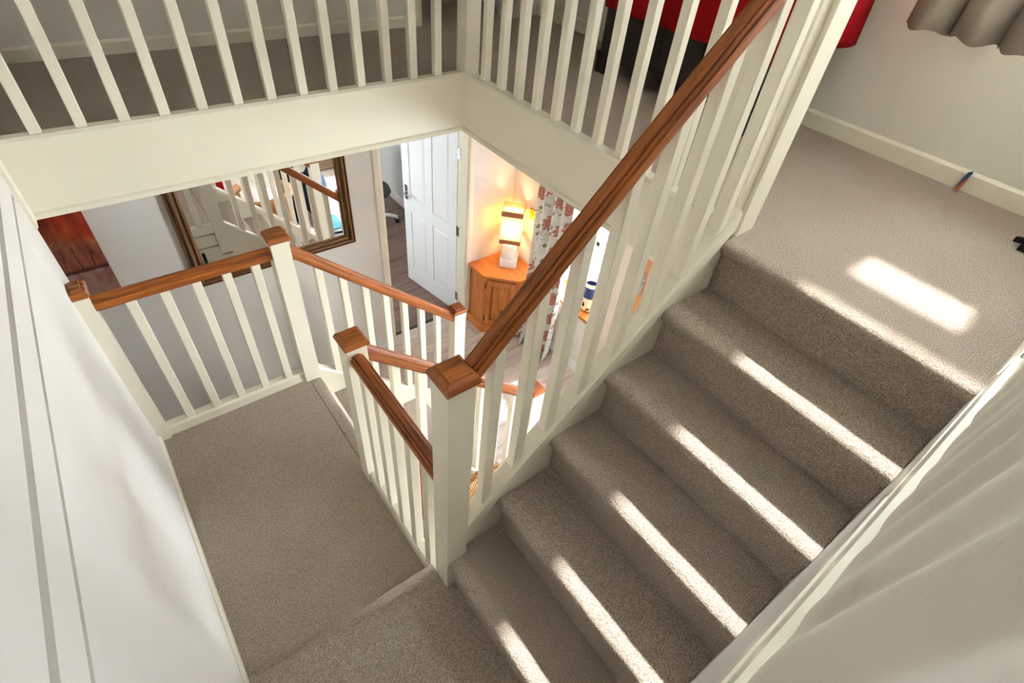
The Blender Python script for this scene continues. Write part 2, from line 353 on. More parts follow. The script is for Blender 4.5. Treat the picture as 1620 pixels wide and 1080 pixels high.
def solid(o, t):
    m = o.modifiers.new('thickness', 'SOLIDIFY'); m.thickness = t; m.offset = 0; return o

# ------------------------------------------------------------------ dimensions (metres; upper floor z = 0)
ZP, ZL, ZG, ZC = -1.32, -1.54, -2.64, -0.294
RISE, GO, N0 = 0.22, 0.236, 1.668
XL, YB, XR = -0.33, 2.633, 1.763           # left wall, back fascia, right fascia
YW, YR = 3.37, 3.585                       # hall back wall, landing back wall
XW = 3.08                                  # upper window wall
YN = -0.078                                # near wall
NOSE = lambda k: N0 - GO * k
LN = lambda j: 0.565 + GO * j
PITCH = RISE / GO

# ------------------------------------------------------------------ SETTING: floors
bm = bx(NOSE(0) + 0.06, XW + 0.2, YN - 0.1, 0.80, -0.03, 0); bx(1.80, XW + 0.2, 0.80, 5.2, -0.03, 0, bm); bx(XL - 0.1, 1.80, 2.68, 5.2, -0.03, 0, bm)
struct('floor_upper_landing', bm, 'carpet', 'beige wool carpet covering the upper landing', 'floor')
for r, lab in (((NOSE(0) + 0.06, 1.785, YN - 0.1, 0.83), 'under the top step'), ((1.785, XW + 0.2, YN - 0.1, 5.2), 'under the chest side of the landing'), ((XL - 0.1, 1.785, 2.655, 5.2), 'under the back landing'),
          ((-2.0, XL - 0.1, -1.7, 5.2), 'at the far left end'), ((XL - 0.1, XW + 0.2, -1.7, YN - 0.1), 'at the near end'), ((0.2, 3.2, 5.2, 7.2), 'over the room behind the open door')):
    struct('ceiling_hall', bx(*r, ZC, -0.03), 'ceiling', 'white plaster ground floor ceiling ' + lab, 'ceiling')
struct('ceiling', bx(XL - 0.2, XW + 0.2, YN - 0.2, 5.2, 2.4, 2.5), 'ceiling', 'white plaster ceiling over the upper landing', 'ceiling')
fl = struct('floor_hall', bx(-1.9, 3.3, -1.7, 3.50, ZG - 0.06, ZG - 0.012), 'oak_floor', 'pale oak plank floor of the ground floor hall', 'floor')
fs = struct('floor_study', bx(0.3, 3.0, 3.53, 7.1, ZG - 0.06, ZG - 0.012), 'study_floor', 'brown laminate plank floor of the room behind the open door', 'floor')
def planks(parent, mat, x0, x1, y0, y1, w, L):
    """boards of width w (along y) and length L (along x), staggered rows, sharing one mesh"""
    me = {}; r = 0; y = y0
    while y < y1 - 1e-4:
        ww = min(w, y1 - y); x = x0 - (r * 0.47 % 1.0) * L
        while x < x1 - 1e-4:
            a = max(x, x0); b = min(x + L, x1)
            if b - a > 0.03:
                key = (round(b - a, 3), round(ww, 3))
                if key not in me:
                    o = obj('plank', bx(0, b - a - 0.003, 0, ww - 0.003, -0.013, 0, None), mat, parent, grain=0, loc=(0, 0, 0)); me[key] = o.data
                else: o = obj('plank', me[key], mat, parent)
                o.location = Vector((a, y, ZG)) - origin(parent)
            x += L
        y += ww; r += 1
planks(fl, 'oak_floor', 0.6, 3.06, 1.0, 3.37, 0.175, 1.25)
planks(fl, 'oak_floor', 1.56, 2.31, 3.37, 3.505, 0.135, 0.75)
planks(fs, 'study_floor', 1.0, 2.86, 3.535, 6.4, 0.16, 1.2)
struct('trim_1', bx(1.545, 2.32, 3.503, 3.537, ZG - 0.02, ZG + 0.004), 'tile_dark', 'dark threshold strip across the open doorway', 'threshold')

# ------------------------------------------------------------------ SETTING: walls
def wavy_wall(x0, x1, z0, z1, y, amp):
    def fn(u, v):
        x = x0 + (x1 - x0) * u; z = z0 + (z1 - z0) * v
        a = amp * max(0, min(1, (z - 0.12) / 0.1))
        q = x + 0.22 * (z - 0.2)
        d = a * (0.55 * math.sin(q * 2 * math.pi / 0.148) + 0.3 * math.sin(q * 2 * math.pi / 0.231 + 1.0) + 0.15 * math.sin(q * 70 + z * 9))
        return (x, y + d, z), (x, z)
    bm = sheet(fn, 260, 30)
    bx(x0, x1, y - 0.16, y - 0.015, z0, z1, bm)
    return bm
struct('wall_near', wavy_wall(XL, XW, 0.02, 2.4, YN - 0.010, 0.011), 'wall_up', 'cream plaster wall beside the upper flight with uneven raking light', 'wall', smooth=True)
struct('wall_near_lower', bx(XL - 0.1, NOSE(0) + 0.06, YN - 0.16, YN, ZP - 0.25, 0.02), 'wall', 'cream stairwell wall below the landing trim beside the upper flight', 'wall')
tb = bx(XL, NOSE(0) + 0.02, YN - 0.012, YN + 0.005, -0.07, 0.03); bx(XL, 1.06, YN - 0.012, YN + 0.009, 0.034, 0.052, tb); bx(XL, NOSE(0) + 0.02, YN - 0.012, YN + 0.004, 0.056, 0.14, tb)
struct('trim_2', tb, 'gloss', 'white trim board along the near stairwell wall at landing level', 'trim', bevel=0.002)
G1 = lambda y: -0.045 - 0.045 * (y - 0.53); G2 = lambda y: 0.085 - 0.05 * (y - 0.5); YE = 2.52; YS = YN - 0.16
bm = prism([(YS, ZG), (YE, ZG), (YE, G1(YE) - 0.013), (YS, G1(YS) - 0.013)], 'x', XL - 0.14, XL)
prism([(YS, G1(YS) + 0.013), (YE, G1(YE) + 0.013), (YE, G2(YE) - 0.012), (YS, G2(YS) - 0.012)], 'x', XL - 0.14, XL + 0.003, bm)
prism([(YS, G2(YS) + 0.012), (YE, G2(YE) + 0.012), (YE, 2.4), (YS, 2.4)], 'x', XL - 0.14, XL, bm)
bx(XL - 0.14, XL - 0.022, YS, YE, -0.4, 0.4, bm); bx(XL - 0.14, XL, YE, 2.60, ZG, 2.4, bm)
struct('wall_left', bm, 'wall', 'pale plaster wall on the left side of the stairwell with two grooves', 'wall')
struct('wall_left_upper', bx(XL - 0.14, XL, 2.60, YR + 0.1, ZC, 2.4), 'wall_up', 'cream plaster wall at the end of the back landing', 'wall')
struct('wall_landing_back', bx(XL - 0.1, 2.03, YR, YR + 0.12, 0, 2.4), 'wall_up', 'cream wall behind the back landing', 'wall')
bm = bx(2.80, XW + 0.2, YR, YR + 0.12, 0, 2.4); bx(2.03, 2.80, YR, YR + 0.12, 2.0, 2.4, bm)
struct('wall_landing_back_end', bm, 'wall_up', 'cream wall beside the upstairs doorway behind the landing', 'wall')
struct('wall_bedroom', bx(1.0, 3.28, 5.1, 5.2, 0, 2.4), 'wall_up', 'cream wall seen through the upstairs doorway', 'wall')
struct('wall_bedroom_left', bx(0.9, 1.0, YR + 0.12, 5.2, 0, 2.4), 'wall_up', 'cream side wall inside the upstairs doorway', 'wall')
WZ0, WZ1, WY0, WY1 = 0.74, 2.3, -0.076, 1.12
bm = bx(XW, XW + 0.2, -0.3, 5.2, 0, WZ0); bx(XW, XW + 0.2, -0.3, 5.2, WZ1, 2.4, bm); bx(XW, XW + 0.2, -0.3, WY0, WZ0, WZ1, bm); bx(XW, XW + 0.2, WY1, 5.2, WZ0, WZ1, bm)
struct('wall_right_upper', bm, 'wall_up', 'cream wall with the landing window and skirting board', 'wall')
# hall walls
bm = bx(-1.9, 1.53, YW, YW + 0.13, ZG, ZC); bx(2.335, 2.95, YW, YW + 0.13, ZG, ZC, bm); bx(1.53, 2.335, YW, YW + 0.13, ZG + 2.04, ZC, bm)
struct('wall_hall_back', bm, 'wall', 'pale hall wall with the mirror and the open doorway', 'wall')
bm = bx(2.82, 3.02, 2.02, YW + 0.02, ZG, -2.03); bx(2.82, 3.02, 2.80, YW + 0.02, -2.03, ZC, bm); bx(2.82, 3.02, 2.06, 2.80, -0.62, ZC, bm); bx(2.82, 3.02, 2.02, 2.10, -2.03, ZC, bm)
struct('wall_hall_right', bm, 'wall', 'pale hall wall with the deep window reveal behind the corner cabinet', 'wall')
bm = bx(3.06, 3.26, 2.0, 2.12, ZG, ZC); bx(3.06, 3.26, 1.12, 2.0, -0.6, ZC, bm); bx(3.06, 3.26, 1.0, 1.12, ZG, ZC, bm); bx(3.06, 3.26, -1.7, -0.1, ZG, ZC, bm)
bx(3.06, 3.26, -0.1, 1.0, ZG, -1.95, bm); bx(3.06, 3.26, -0.1, 1.0, -0.5, ZC, bm)
struct('wall_hall_front', bm, 'wall', 'pale hall wall around the oak front door', 'wall')
struct('wall_hall_left', bx(-2.0, -1.9, -1.7, 3.5, ZG, ZC), 'wall', 'pale wall at the far left end of the hall', 'wall')
struct('wall_hall_near', bx(-1.9, 3.26, -1.8, -1.7, ZG, ZC), 'wall', 'pale wall at the near end of the hall under the landing', 'wall')
# study
struct('wall_study_right', bx(2.86, 3.0, 3.5, 7.1, ZG, ZC), 'wall_cool', 'cool white wall of the room behind the open door', 'wall')
struct('wall_study_back', bx(0.2, 3.0, 7.1, 7.2, ZG, ZC), 'wall_cool', 'cool white far wall of the room behind the open door', 'wall')
bm = bx(0.2, 0.3, 3.5, 7.1, ZG, -1.4); bx(0.2, 0.3, 3.5, 7.1, -0.85, ZC, bm); bx(0.2, 0.3, 3.5, 4.68, -1.4, -0.85, bm); bx(0.2, 0.3, 5.32, 7.1, -1.4, -0.85, bm)
struct('wall_study_left', bm, 'wall_cool', 'cool white window wall of the room behind the open door', 'wall')
struct('ground_outside', bx(3.26, 14, -6, 9, ZG - 0.2, ZG - 0.1), 'paving', 'pale paving outside the front window', 'paving')
# skirting boards
SK = lambda t, h: [(0, 0), (t, 0), (t, h - 0.012), (t * 0.55, h - 0.003), (t * 0.3, h), (0, h)]
struct('baseboard_back', prism([(YR - a, b) for a, b in SK(0.016, 0.066)], 'x', XL, 1.965), 'gloss', 'cream skirting board along the back landing wall', 'skirting')
struct('baseboard_right', prism([(XW - a, b) for a, b in SK(0.018, 0.085)], 'y', YN, YR), 'gloss', 'cream skirting board along the landing window wall', 'skirting')
struct('baseboard_near', prism([(YN - 0.006 + a, b) for a, b in SK(0.012, 0.08)], 'x', NOSE(0) + 0.02, XW - 0.02), 'gloss', 'cream skirting board along the near landing wall', 'skirting')
struct('baseboard_left', prism([(XL + a, ZL + b) for a, b in SK(0.014, 0.055)], 'y', 0.88, 2.36), 'gloss', 'cream skirting board along the half landing', 'skirting')
bm = prism([(YW - a, ZG + b) for a, b in SK(0.016, 0.09)], 'x', -1.9, 1.495); prism([(YW - a, ZG + b) for a, b in SK(0.016, 0.09)], 'x', 2.385, 2.82, bm)
struct('baseboard_hall', bm, 'white', 'white skirting board along the hall back wall', 'skirting')
struct('baseboard_hall_right', prism([(2.82 - a, ZG + b) for a, b in SK(0.016, 0.09)], 'y', 2.02, 3.37), 'white', 'white skirting board under the hall window', 'skirting')
struct('baseboard_study', prism([(2.86 - a, ZG + b) for a, b in SK(0.018, 0.1)], 'y', 3.6, 7.1), 'white', 'white skirting board in the room behind the open door', 'skirting')
# fascias round the stairwell
bm = bx(XL, XR, YB, YB + 0.022, ZC, 0.0); prism([(YB - 0.014, ZC - 0.012), (YB + 0.024, ZC - 0.012), (YB + 0.024, ZC + 0.012), (YB, ZC + 0.014), (YB - 0.008, ZC + 0.006)], 'x', XL, XR, bm)
bx(XL, XR + 0.03, YB - 0.006, YB + 0.03, -0.042, 0.004, bm)
struct('trim_4', bm, 'gloss', 'cream fascia board under the back landing balustrade', 'fascia')
bm = bx(XR, XR + 0.022, 0.823, YB + 0.022, ZC, 0.0); prism([(XR - 0.014, ZC - 0.012), (XR + 0.024, ZC - 0.012), (XR + 0.024, ZC + 0.012), (XR, ZC + 0.014), (XR - 0.008, ZC + 0.006)], 'y', 0.823, YB + 0.01, bm)
struct('trim_5', bm, 'gloss', 'cream fascia board under the landing balustrade by the red cloth', 'fascia')
struct('trim_6', bx(XL, XL + 0.012, 2.55, YB + 0.004, ZC - 0.012, 0.0), 'gloss', 'cream corner strip where the back fascia meets the left wall', 'trim')

# ------------------------------------------------------------------ carpeted steps
def step_profile(xn, z, xb, s=1, rise=RISE, lip=True):
    """s=+1: step faces -x (nosing at xn, tread runs to larger x = xb)"""
    q = lambda dx, dz: (xn + s * dx, z + dz)
    P = [q(0.03, -rise), q(0.03, -0.062), q(0.022, -0.056), q(0.010, -0.050), q(0.002, -0.040), q(-0.002, -0.028), q(0.0, -0.016), q(0.008, -0.006), q(0.022, -0.001), q(0.04, 0.0)]
    P += [(xb, z), (xb, z - 0.03)]
    P += [q(0.06, -0.03), q(0.06, -rise)]
    return P
def soft_prism(P, axis, a, b, n, amp):
    bm = bmesh.new(); rings = []
    for i in range(n + 1):
        t = a + (b - a) * i / n; w = amp * (math.sin(t * 23 + P[0][1] * 40) + 0.6 * math.sin(t * 51 + P[0][0] * 30))
        rg = []
        for j, p in enumerate(P):
            dw = w if 2 <= j <= 7 else 0; dz = 0.6 * w if 2 <= j <= 6 else 0
            rg.append(bm.verts.new((p[0] + dw, t, p[1] + dz) if axis == 'y' else (t, p[0] + dw, p[1] + dz)))
        rings.append(rg)
    m = len(P)
    for i in range(n):
        for j in range(m): bm.faces.new((rings[i][j], rings[i + 1][j], rings[i + 1][(j + 1) % m], rings[i][(j + 1) % m]))
    bm.faces.new(rings[0]); bm.faces.new(rings[-1][::-1]); return bm
Y0S, Y1S = YN + 0.002, 0.783
ts = thing('stair_flight', 'carpeted upper stair flight rising to the landing beside the near wall', 'stairs', (NOSE(5), 0.35, ZP))
for k in range(6):
    obj('carpeted_step', soft_prism(step_profile(NOSE(k), -RISE * k, NOSE(k - 1) + 0.028 if k else NOSE(0) + 0.06), 'y', Y0S, Y1S, 40, 0.0012), 'carpet', ts, smooth=True)
zb = lambda x: -0.842 + PITCH * (x - 0.65)           # top of upper base rail
obj('string_board', prism([(0.572, zb(0.572) - 0.074), (1.69, zb(1.69) - 0.074), (1.69, zb(1.69) - 0.36), (0.572, max(ZP - 0.2, zb(0.572) - 0.36))], 'y', 0.783, 0.823), 'gloss', ts)
obj('soffit_board', prism([(0.50, ZP - 0.06), (1.763, ZP - 0.06 + PITCH * 1.263), (1.763, ZP - 0.09 + PITCH * 1.263), (0.50, ZP - 0.09)], 'y', Y0S, 0.783), 'gloss', ts)
# lower quarter landing (by the near wall) and half landing
tq = thing('stair_landing', 'small carpeted quarter landing one step up at the foot of the upper flight', 'landing', (0.05, 0.4, ZP - 0.22))
obj('carpeted_platform', bx(XL, NOSE(5) + 0.03, YN, 0.835, ZP - 0.03, ZP), 'carpet', tq)
obj('carpeted_step', soft_prism([(0.0 + p, z) for p, z in step_profile(0.885, ZP, 0.835, -1)], 'x', XL, 0.478, 40, 0.0012), 'carpet', tq, smooth=True)
th = thing('stair_landing', 'carpeted half landing between the two flights, worn brown in the middle', 'landing', (0.1, 1.6, ZL - 0.22))
obj('carpeted_platform', bx(XL, 0.4965, 0.855, 2.385, ZL - 0.03, ZL), 'carpet', th)
obj('carpeted_step', soft_prism(step_profile(LN(0), ZL, 0.5005, -1), 'y', 1.605, 2.39, 30, 0.0012), 'carpet', th, smooth=True)
# lower flight
tl = thing('stair_flight', 'short carpeted lower stair flight going down to the hall floor', 'stairs', (1.1, 2.0, ZG))
for j in range(1, 5):
    obj('carpeted_step', soft_prism(step_profile(LN(j), ZL - RISE * j, LN(j - 1) - 0.028, -1), 'y', 1.58, 2.385, 30, 0.0012), 'carpet', tl, smooth=True)
LB = lambda x: -1.475 - PITCH * (x - 0.567)          # top of lower base rails
for y0 in (2.385, 1.535):
    obj('string_board', prism([(0.567, LB(0.567) - 0.049), (1.60, LB(1.60) - 0.049), (1.60, max(ZG, LB(1.60) - 0.36)), (0.567, LB(0.567) - 0.36)], 'y', y0, y0 + 0.04), 'gloss', tl)
obj('soffit_board', prism([(0.50, ZL - 0.1), (1.55, ZG + 0.0), (1.50, ZG), (0.50, ZL - 0.16)], 'y', 1.58, 2.385), 'gloss', tl)
# panelling under the half landing, with the cupboard door seen in the mirror
bm = bx(XL, 0.05, 2.41, 2.43, ZG, ZL - 0.02); bx(0.05, 0.50, 2.41, 2.43, -1.66, ZL - 0.02, bm)
prism([(0.50, ZG), (1.58, ZG), (0.567, LB(0.567) - 0.3), (0.50, LB(0.567) - 0.3)], 'y', 2.40, 2.42, bm)
struct('wall_under_stairs_side', bx(XL, 0.50, 0.86, 0.88, ZG, ZL - 0.04), 'gloss', 'cream panelling below the step between the landings', 'panelling')
struct('wall_under_stairs', bm, 'gloss', 'cream panelling under the half landing facing the mirror', 'panelling')
td = thing('cupboard_door', 'small cream cupboard door under the half landing with a black handle', 'door', (0.27, 2.44, ZG))
obj('door_leaf', bx(0.06, 0.48, 2.412, 2.436, ZG + 0.01, -1.67), 'gloss', td, bevel=0.003)
for z0, z1 in ((ZG + 0.1, -2.2), (-2.1, -1.76)): obj('door_panel', bx(0.13, 0.41, 2.43, 2.444, z0, z1), 'gloss', td, bevel=0.006)
obj('door_handle', bx(0.335, 0.355, 2.436, 2.462, -1.86, -1.70), 'black', td, bevel=0.004)

# ------------------------------------------------------------------ balustrades
RH = [(0.0, -0.032), (0.020, -0.032), (0.028, -0.026), (0.0315, -0.016), (0.0315, 0.005), (0.0295, 0.0115), (0.0235, 0.0105), (0.0240, 0.0170), (0.0225, 0.0225), (0.0185, 0.0245), (0.0150, 0.0205), (0.0140, 0.0275), (0.0115, 0.0310), (0.006, 0.0325)]
RP = RH + [(-w, h) for w, h in RH[:0:-1]]
RPS = [(w, h * 1.25) for w, h in RP]                 # pitched rails, plumb cut
BR = lambda w, t: [(-w / 2, -t), (w / 2, -t), (w / 2, -0.012), (w / 2 - 0.010, 0), (-w / 2 + 0.010, 0), (-w / 2, -0.012)]
def handrail(P0, P1, parent, pitched=False, bow=0.0, seg=1):
    return obj('handrail', sweep(P0, P1, RPS if pitched else RP, bow=bow, seg=seg), 'rail', parent, smooth=True, uv=False)
def baserail(P0, P1, parent, w=0.06, t=0.05):
    return obj('base_rail', sweep(P0, P1, BR(w, t)), 'gloss', parent)
def balusters(pts, h, parent, slope=0.0, ax='x', s=0.041):
    """square spindles; pts are their foot centres; top and foot cut to the slope"""
    me = None
    for p in pts:
        if me is None:
            bm = bmesh.new(); q = s / 2; c = 0.003
            ring = [(-q, -q + c), (-q + c, -q), (q - c, -q), (q, -q + c), (q, q - c), (q - c, q), (-q + c, q), (-q, q - c)]
            lo = [bm.verts.new((x, y, -0.01 + slope * (x if ax == 'x' else y))) for x, y in ring]; hi = [bm.verts.new((x, y, h + slope * (x if ax == 'x' else y))) for x, y in ring]
            bm.faces.new(lo); bm.faces.new(hi[::-1])
            for i in range(8): bm.faces.new((lo[i], hi[i], hi[(i + 1) % 8], lo[(i + 1) % 8]))
            o = obj('baluster', bm, 'gloss', parent, loc=(0, 0, 0)); me = o.data
        else: o = obj('baluster', me, 'gloss', parent)
        o.location = Vector(p) - origin(parent)
def newel(cx, cy, z0, z1, label, half=None, cap=True, s=0.09):
    t = thing('newel_post', label, 'newel post', (cx, cy, z0), 'stair newel posts'); q = s / 2
    X0, X1, Y0, Y1 = cx - q, cx + q, cy - q, cy + q
    if half: X0, X1, Y0, Y1 = half
    obj('post', bx(X0, X1, Y0, Y1, z0, z1 - 0.042), 'gloss', t, bevel=0.004)
    if cap:
        bm = bmesh.new(); prof = [(0.001, -0.046), (0.007, -0.040), (0.010, -0.033), (0.010, -0.027), (0.004, -0.012), (-0.004, -0.007), (-0.008, -0.006), (-0.0095, 0.0)]
        rings = [[bm.verts.new(v) for v in ((X0 - o, Y0 - o, z1 + h), (X1 + o, Y0 - o, z1 + h), (X1 + o, Y1 + o, z1 + h), (X0 - o, Y1 + o, z1 + h))] for o, h in prof]
        bm.faces.new(rings[0]); bm.faces.new(rings[-1][::-1])
        for a, b in zip(rings, rings[1:]):
            for i in range(4): bm.faces.new((a[i], a[(i + 1) % 4], b[(i + 1) % 4], b[i]))
        obj('newel_cap', bm, 'rail', t, grain=0)
    return t
newel(0.5245, 0.7995, ZP - 0.2, -0.030, 'tall cream newel post with brown cap at the foot of the upper flight')
newel(0.525, 1.565, ZL - 0.2, -0.520, 'cream newel post with brown cap at the head of the lower flight, half landing middle')
newel(0.522, 2.407, ZL - 0.2, -0.500, 'cream newel post with brown cap at the outer corner of the half landing')
newel(-0.3, 2.41, ZL - 0.02, -0.510, 'slim half newel with brown cap against the left wall', half=(XL, XL + 0.055, 2.365, 2.455))
newel(1.60, 2.407, ZG, -1.455, 'cream newel post at the foot of the lower flight, facing the open doorway')
newel(1.645, 1.555, ZG, -1.52, 'cream newel post at the foot of the lower flight, facing the hall window')
newel(1.806, 2.662, -0.02, 1.10, 'cream corner newel post where the two landing balustrades meet')
tn = newel(1.74, 0.838, -0.30, 1.16, 'cream newel post at the head of the upper flight beside the carpeted landing', half=(1.69, 1.765, 0.800, 0.876))
obj('side_lining', bx(1.743, 1.805, 0.782, 0.873, 0.0, 1.10), 'gloss', tn, bevel=0.002); obj('side_lining', bx(1.806, 1.851, 0.785, 0.873, 0.0, 1.10), 'gloss', tn, bevel=0.002)
# upper flight balustrade
b = thing('balustrade', 'cream spindles and sloping brown handrail along the upper flight', 'balustrade', (0.57, 0.803, ZP))
RZ = lambda x: -0.072 + 0.993 * (x - 0.575)
handrail((0.571, 0.800, RZ(0.571)), (1.69, 0.800, RZ(1.69)), b, True, 0.02, 10)
baserail((0.571, 0.803, zb(0.571)), (1.69, 0.803, zb(1.69)), b, 0.07, 0.075)
fx = [0.67 + 0.135 * k for k in range(8)]
me = None
for x in fx:
    balusters([(x, 0.803, zb(x))], RZ(x) - 0.03 - zb(x) + 0.012, b, 0.95)
# quarter landing to half landing balustrade
b = thing('balustrade', 'short level balustrade between the two landings beside the worn carpet', 'balustrade', (0.52, 1.2, ZL))
handrail((0.522, 1.520, -0.625), (0.522, 0.845, -0.625), b); baserail((0.515, 1.520, -1.465), (0.515, 0.845, -1.465), b, 0.055, 0.075)
balusters([(0.515, 0.945 + 0.124 * k, -1.465) for k in range(5)], 0.815, b)
# half landing balustrade
b = thing('balustrade', 'level balustrade on the half landing in front of the mirror', 'balustrade', (0.1, 2.41, ZL))
handrail((XL + 0.055, 2.41, -0.615), (0.477, 2.41, -0.615), b); baserail((XL + 0.055, 2.41, -1.472), (0.477, 2.41, -1.472), b, 0.06, 0.07)
balusters([(-0.148 + 0.135 * k, 2.41, -1.472) for k in range(5)], 0.83, b)
# lower flight balustrades
for y0, xe, lab in ((2.407, 1.555, 'sloping balustrade down the lower flight on the mirror side'), (1.558, 1.60, 'sloping balustrade down the lower flight on the front door side')):
    b = thing('balustrade', lab, 'balustrade', (1.0, y0, ZG)); hz = lambda x: -0.645 - 0.915 * (x - 0.587)
    handrail((0.567, y0, hz(0.567)), (xe, y0, hz(xe)), b, True); baserail((0.567, y0, LB(0.567)), (xe, y0, LB(xe)), b, 0.06, 0.05)
    n = 7; sp = (xe - 0.567) / (n + 1)
    for i in range(n):
        x = 0.567 + sp * (i + 1); balusters([(x, y0, LB(x))], hz(x) - 0.03 - LB(x), b, -PITCH)
# upper landing balustrades
b = thing('balustrade', 'landing balustrade of cream spindles in front of the long back wall', 'balustrade', (0.7, 2.66, 0))
handrail((XL, 2.662, 0.93), (1.762, 2.662, 0.93), b); baserail((XL, 2.655, 0.016), (1.762, 2.655, 0.016), b, 0.06, 0.03)
balusters([(-0.178 + 0.1485 * k, 2.661, 0.016) for k in range(13)], 0.89, b)
b = thing('balustrade', 'landing balustrade of cream spindles in front of the dark chest', 'balustrade', (1.81, 1.7, 0))
handrail((1.808, 2.617, 0.93), (1.808, 0.875, 0.93), b); baserail((1.795, 2.617, 0.016), (1.795, 0.875, 0.016), b, 0.075, 0.03)
balusters([(1.808, 2.489 - 0.148 * k, 0.016) for k in range(11)], 0.89, b)

# ------------------------------------------------------------------ doors and windows
def panel_door(root, W_, H_, T_, mat, rows, hx=0.1):
    """local leaf along +x from 0..W, y thickness, z up; returns list of parts (local coords)"""
    st = 0.10; mid = 0.09; core = bx(0.002, W_ - 0.002, -T_ / 2 + 0.008, T_ / 2 - 0.008, 0.002, H_ - 0.002)
    for a, c in ((0, st), (W_ - st, W_), (W_ / 2 - mid / 2, W_ / 2 + mid / 2)): bx(a, c, -T_ / 2, T_ / 2, 0, H_, core)
    zs = [0, 0.2]
    for z0, z1 in rows: pass
    edges = [0.0] + [v for r in rows for v in r] + [H_]
    for i in range(0, len(edges), 2): bx(st, W_ - st, -T_ / 2 + 0.0005, T_ / 2 - 0.0005, edges[i], edges[i + 1], core)
    parts = [('door_leaf', core)]
    for z0, z1 in rows:
        for a, c in ((st, W_ / 2 - mid / 2), (W_ / 2 + mid / 2, W_ - st)):
            bm = bmesh.new(); 
            for sgn in (-1, 1):
                y0 = sgn * (T_ / 2 - 0.009); y1 = sgn * (T_ / 2 - 0.001); e = 0.014; g = 0.034
                A = [bm.verts.new((x, y0, z)) for x, z in ((a + e, z0 + e), (c - e, z0 + e), (c - e, z1 - e), (a + e, z1 - e))]
                B = [bm.verts.new((x, y1, z)) for x, z in ((a + g, z0 + g), (c - g, z0 + g), (c - g, z1 - g), (a + g, z1 - g))]
                bm.faces.new(B)
                for i in range(4): bm.faces.new((A[i], A[(i + 1) % 4], B[(i + 1) % 4], B[i]))
            parts.append(('door_panel', bm))
    return parts
def place(parts, root, mats, Mx):
    out = []
    for name, bm in parts:
        bmesh.ops.transform(bm, matrix=Mx, verts=bm.verts[:]); out.append(obj(name, bm, mats, root, grain=2))
    return out
def door_root(name, label, loc):
    o = bpy.data.objects.new(name, None); C.objects.link(o); o.location = loc; o['kind'] = 'structure'; o['label'] = label; o['category'] = 'door'; return o
# hall doorway frame + open door
DX0, DX1 = 1.556, 2.311
d = door_root('door_1', 'white panelled door standing open into the room with the brown floor', (DX1, 3.5, ZG))
bm = bx(DX0 - 0.03, DX0, YW - 0.004, 3.505, ZG, ZG + 2.02); bx(DX1, DX1 + 0.03, YW - 0.004, 3.505, ZG, ZG + 2.02, bm); bx(DX0 - 0.03, DX1 + 0.03, YW - 0.004, 3.505, ZG + 1.99, ZG + 2.02, bm)
bx(DX0, DX0 + 0.012, 3.44, 3.455, ZG, ZG + 1.99, bm)
obj('door_lining', bm, 'gloss', d)
AR = [(0, 0), (0.062, 0), (0.062, 0.008), (0.052, 0.014), (0.02, 0.018), (0.006, 0.014), (0, 0.008)]
for x0, s in ((DX0 - 0.006, -1), (DX1 + 0.006, 1)):
    obj('architrave', prism([(x0 + s * a, YW - bb) for a, bb in AR], 'z', ZG, ZG + 2.06), 'gloss', d)
ang = math.radians(100); Mx = Matrix.Translation((DX1 + 0.016, 3.515, ZG + 0.008)) @ Matrix.Rotation(ang, 4, 'Z')
place(panel_door(d, 0.755, 1.975, 0.038, 'door', [(0.19, 0.86), (0.99, 1.87)]), d, 'door', Mx)
for z in (0.22, 0.98, 1.72):
    obj('hinge', bx(DX1 - 0.006, DX1 + 0.012, 3.470, 3.512, ZG + z - 0.05, ZG + z + 0.05), 'chrome', d, bevel=0.003)
    o = obj('hinge', tube([(DX1 + 0.006, 3.508, ZG + z - 0.045), (DX1 + 0.006, 3.508, ZG + z + 0.045)], 0.008), 'chrome', d, smooth=True)
for sgn in (1, -1):
    bm = bx(0.685, 0.725, sgn * 0.019, sgn * 0.026, 0.98, 1.13); tube([(0.705, sgn * 0.024, 1.06), (0.705, sgn * 0.062, 1.06), (0.69, sgn * 0.068, 1.06), (0.60, sgn * 0.068, 1.058)], 0.008, 10, bm)
    bmesh.ops.transform(bm, matrix=Mx, verts=bm.verts[:]); obj('door_handle', bm, 'chrome', d, smooth=True)
# front door
d = door_root('door_2', 'honey oak front door with chrome lever handle', (3.1, 1.56, ZG))
Mx = Matrix.Translation((3.10, 1.99, ZG + 0.01)) @ Matrix.Rotation(math.radians(-90), 4, 'Z')
place(panel_door(d, 0.85, 2.0, 0.044, 'door_wood', [(0.2, 0.8), (1.2, 1.85)]), d, 'door_wood', Mx)
bm = bx(3.066, 3.079, 1.925, 1.965, -1.63, -1.42); tube([(3.07, 1.945, -1.50), (3.03, 1.945, -1.50), (3.022, 1.93, -1.50), (3.022, 1.83, -1.503)], 0.009, 10, bm)
obj('door_handle', bm, 'chrome', d, smooth=True)
obj('door_lining', bx(3.06, 3.2, 1.985, 2.02, ZG, -0.6), 'white', d)
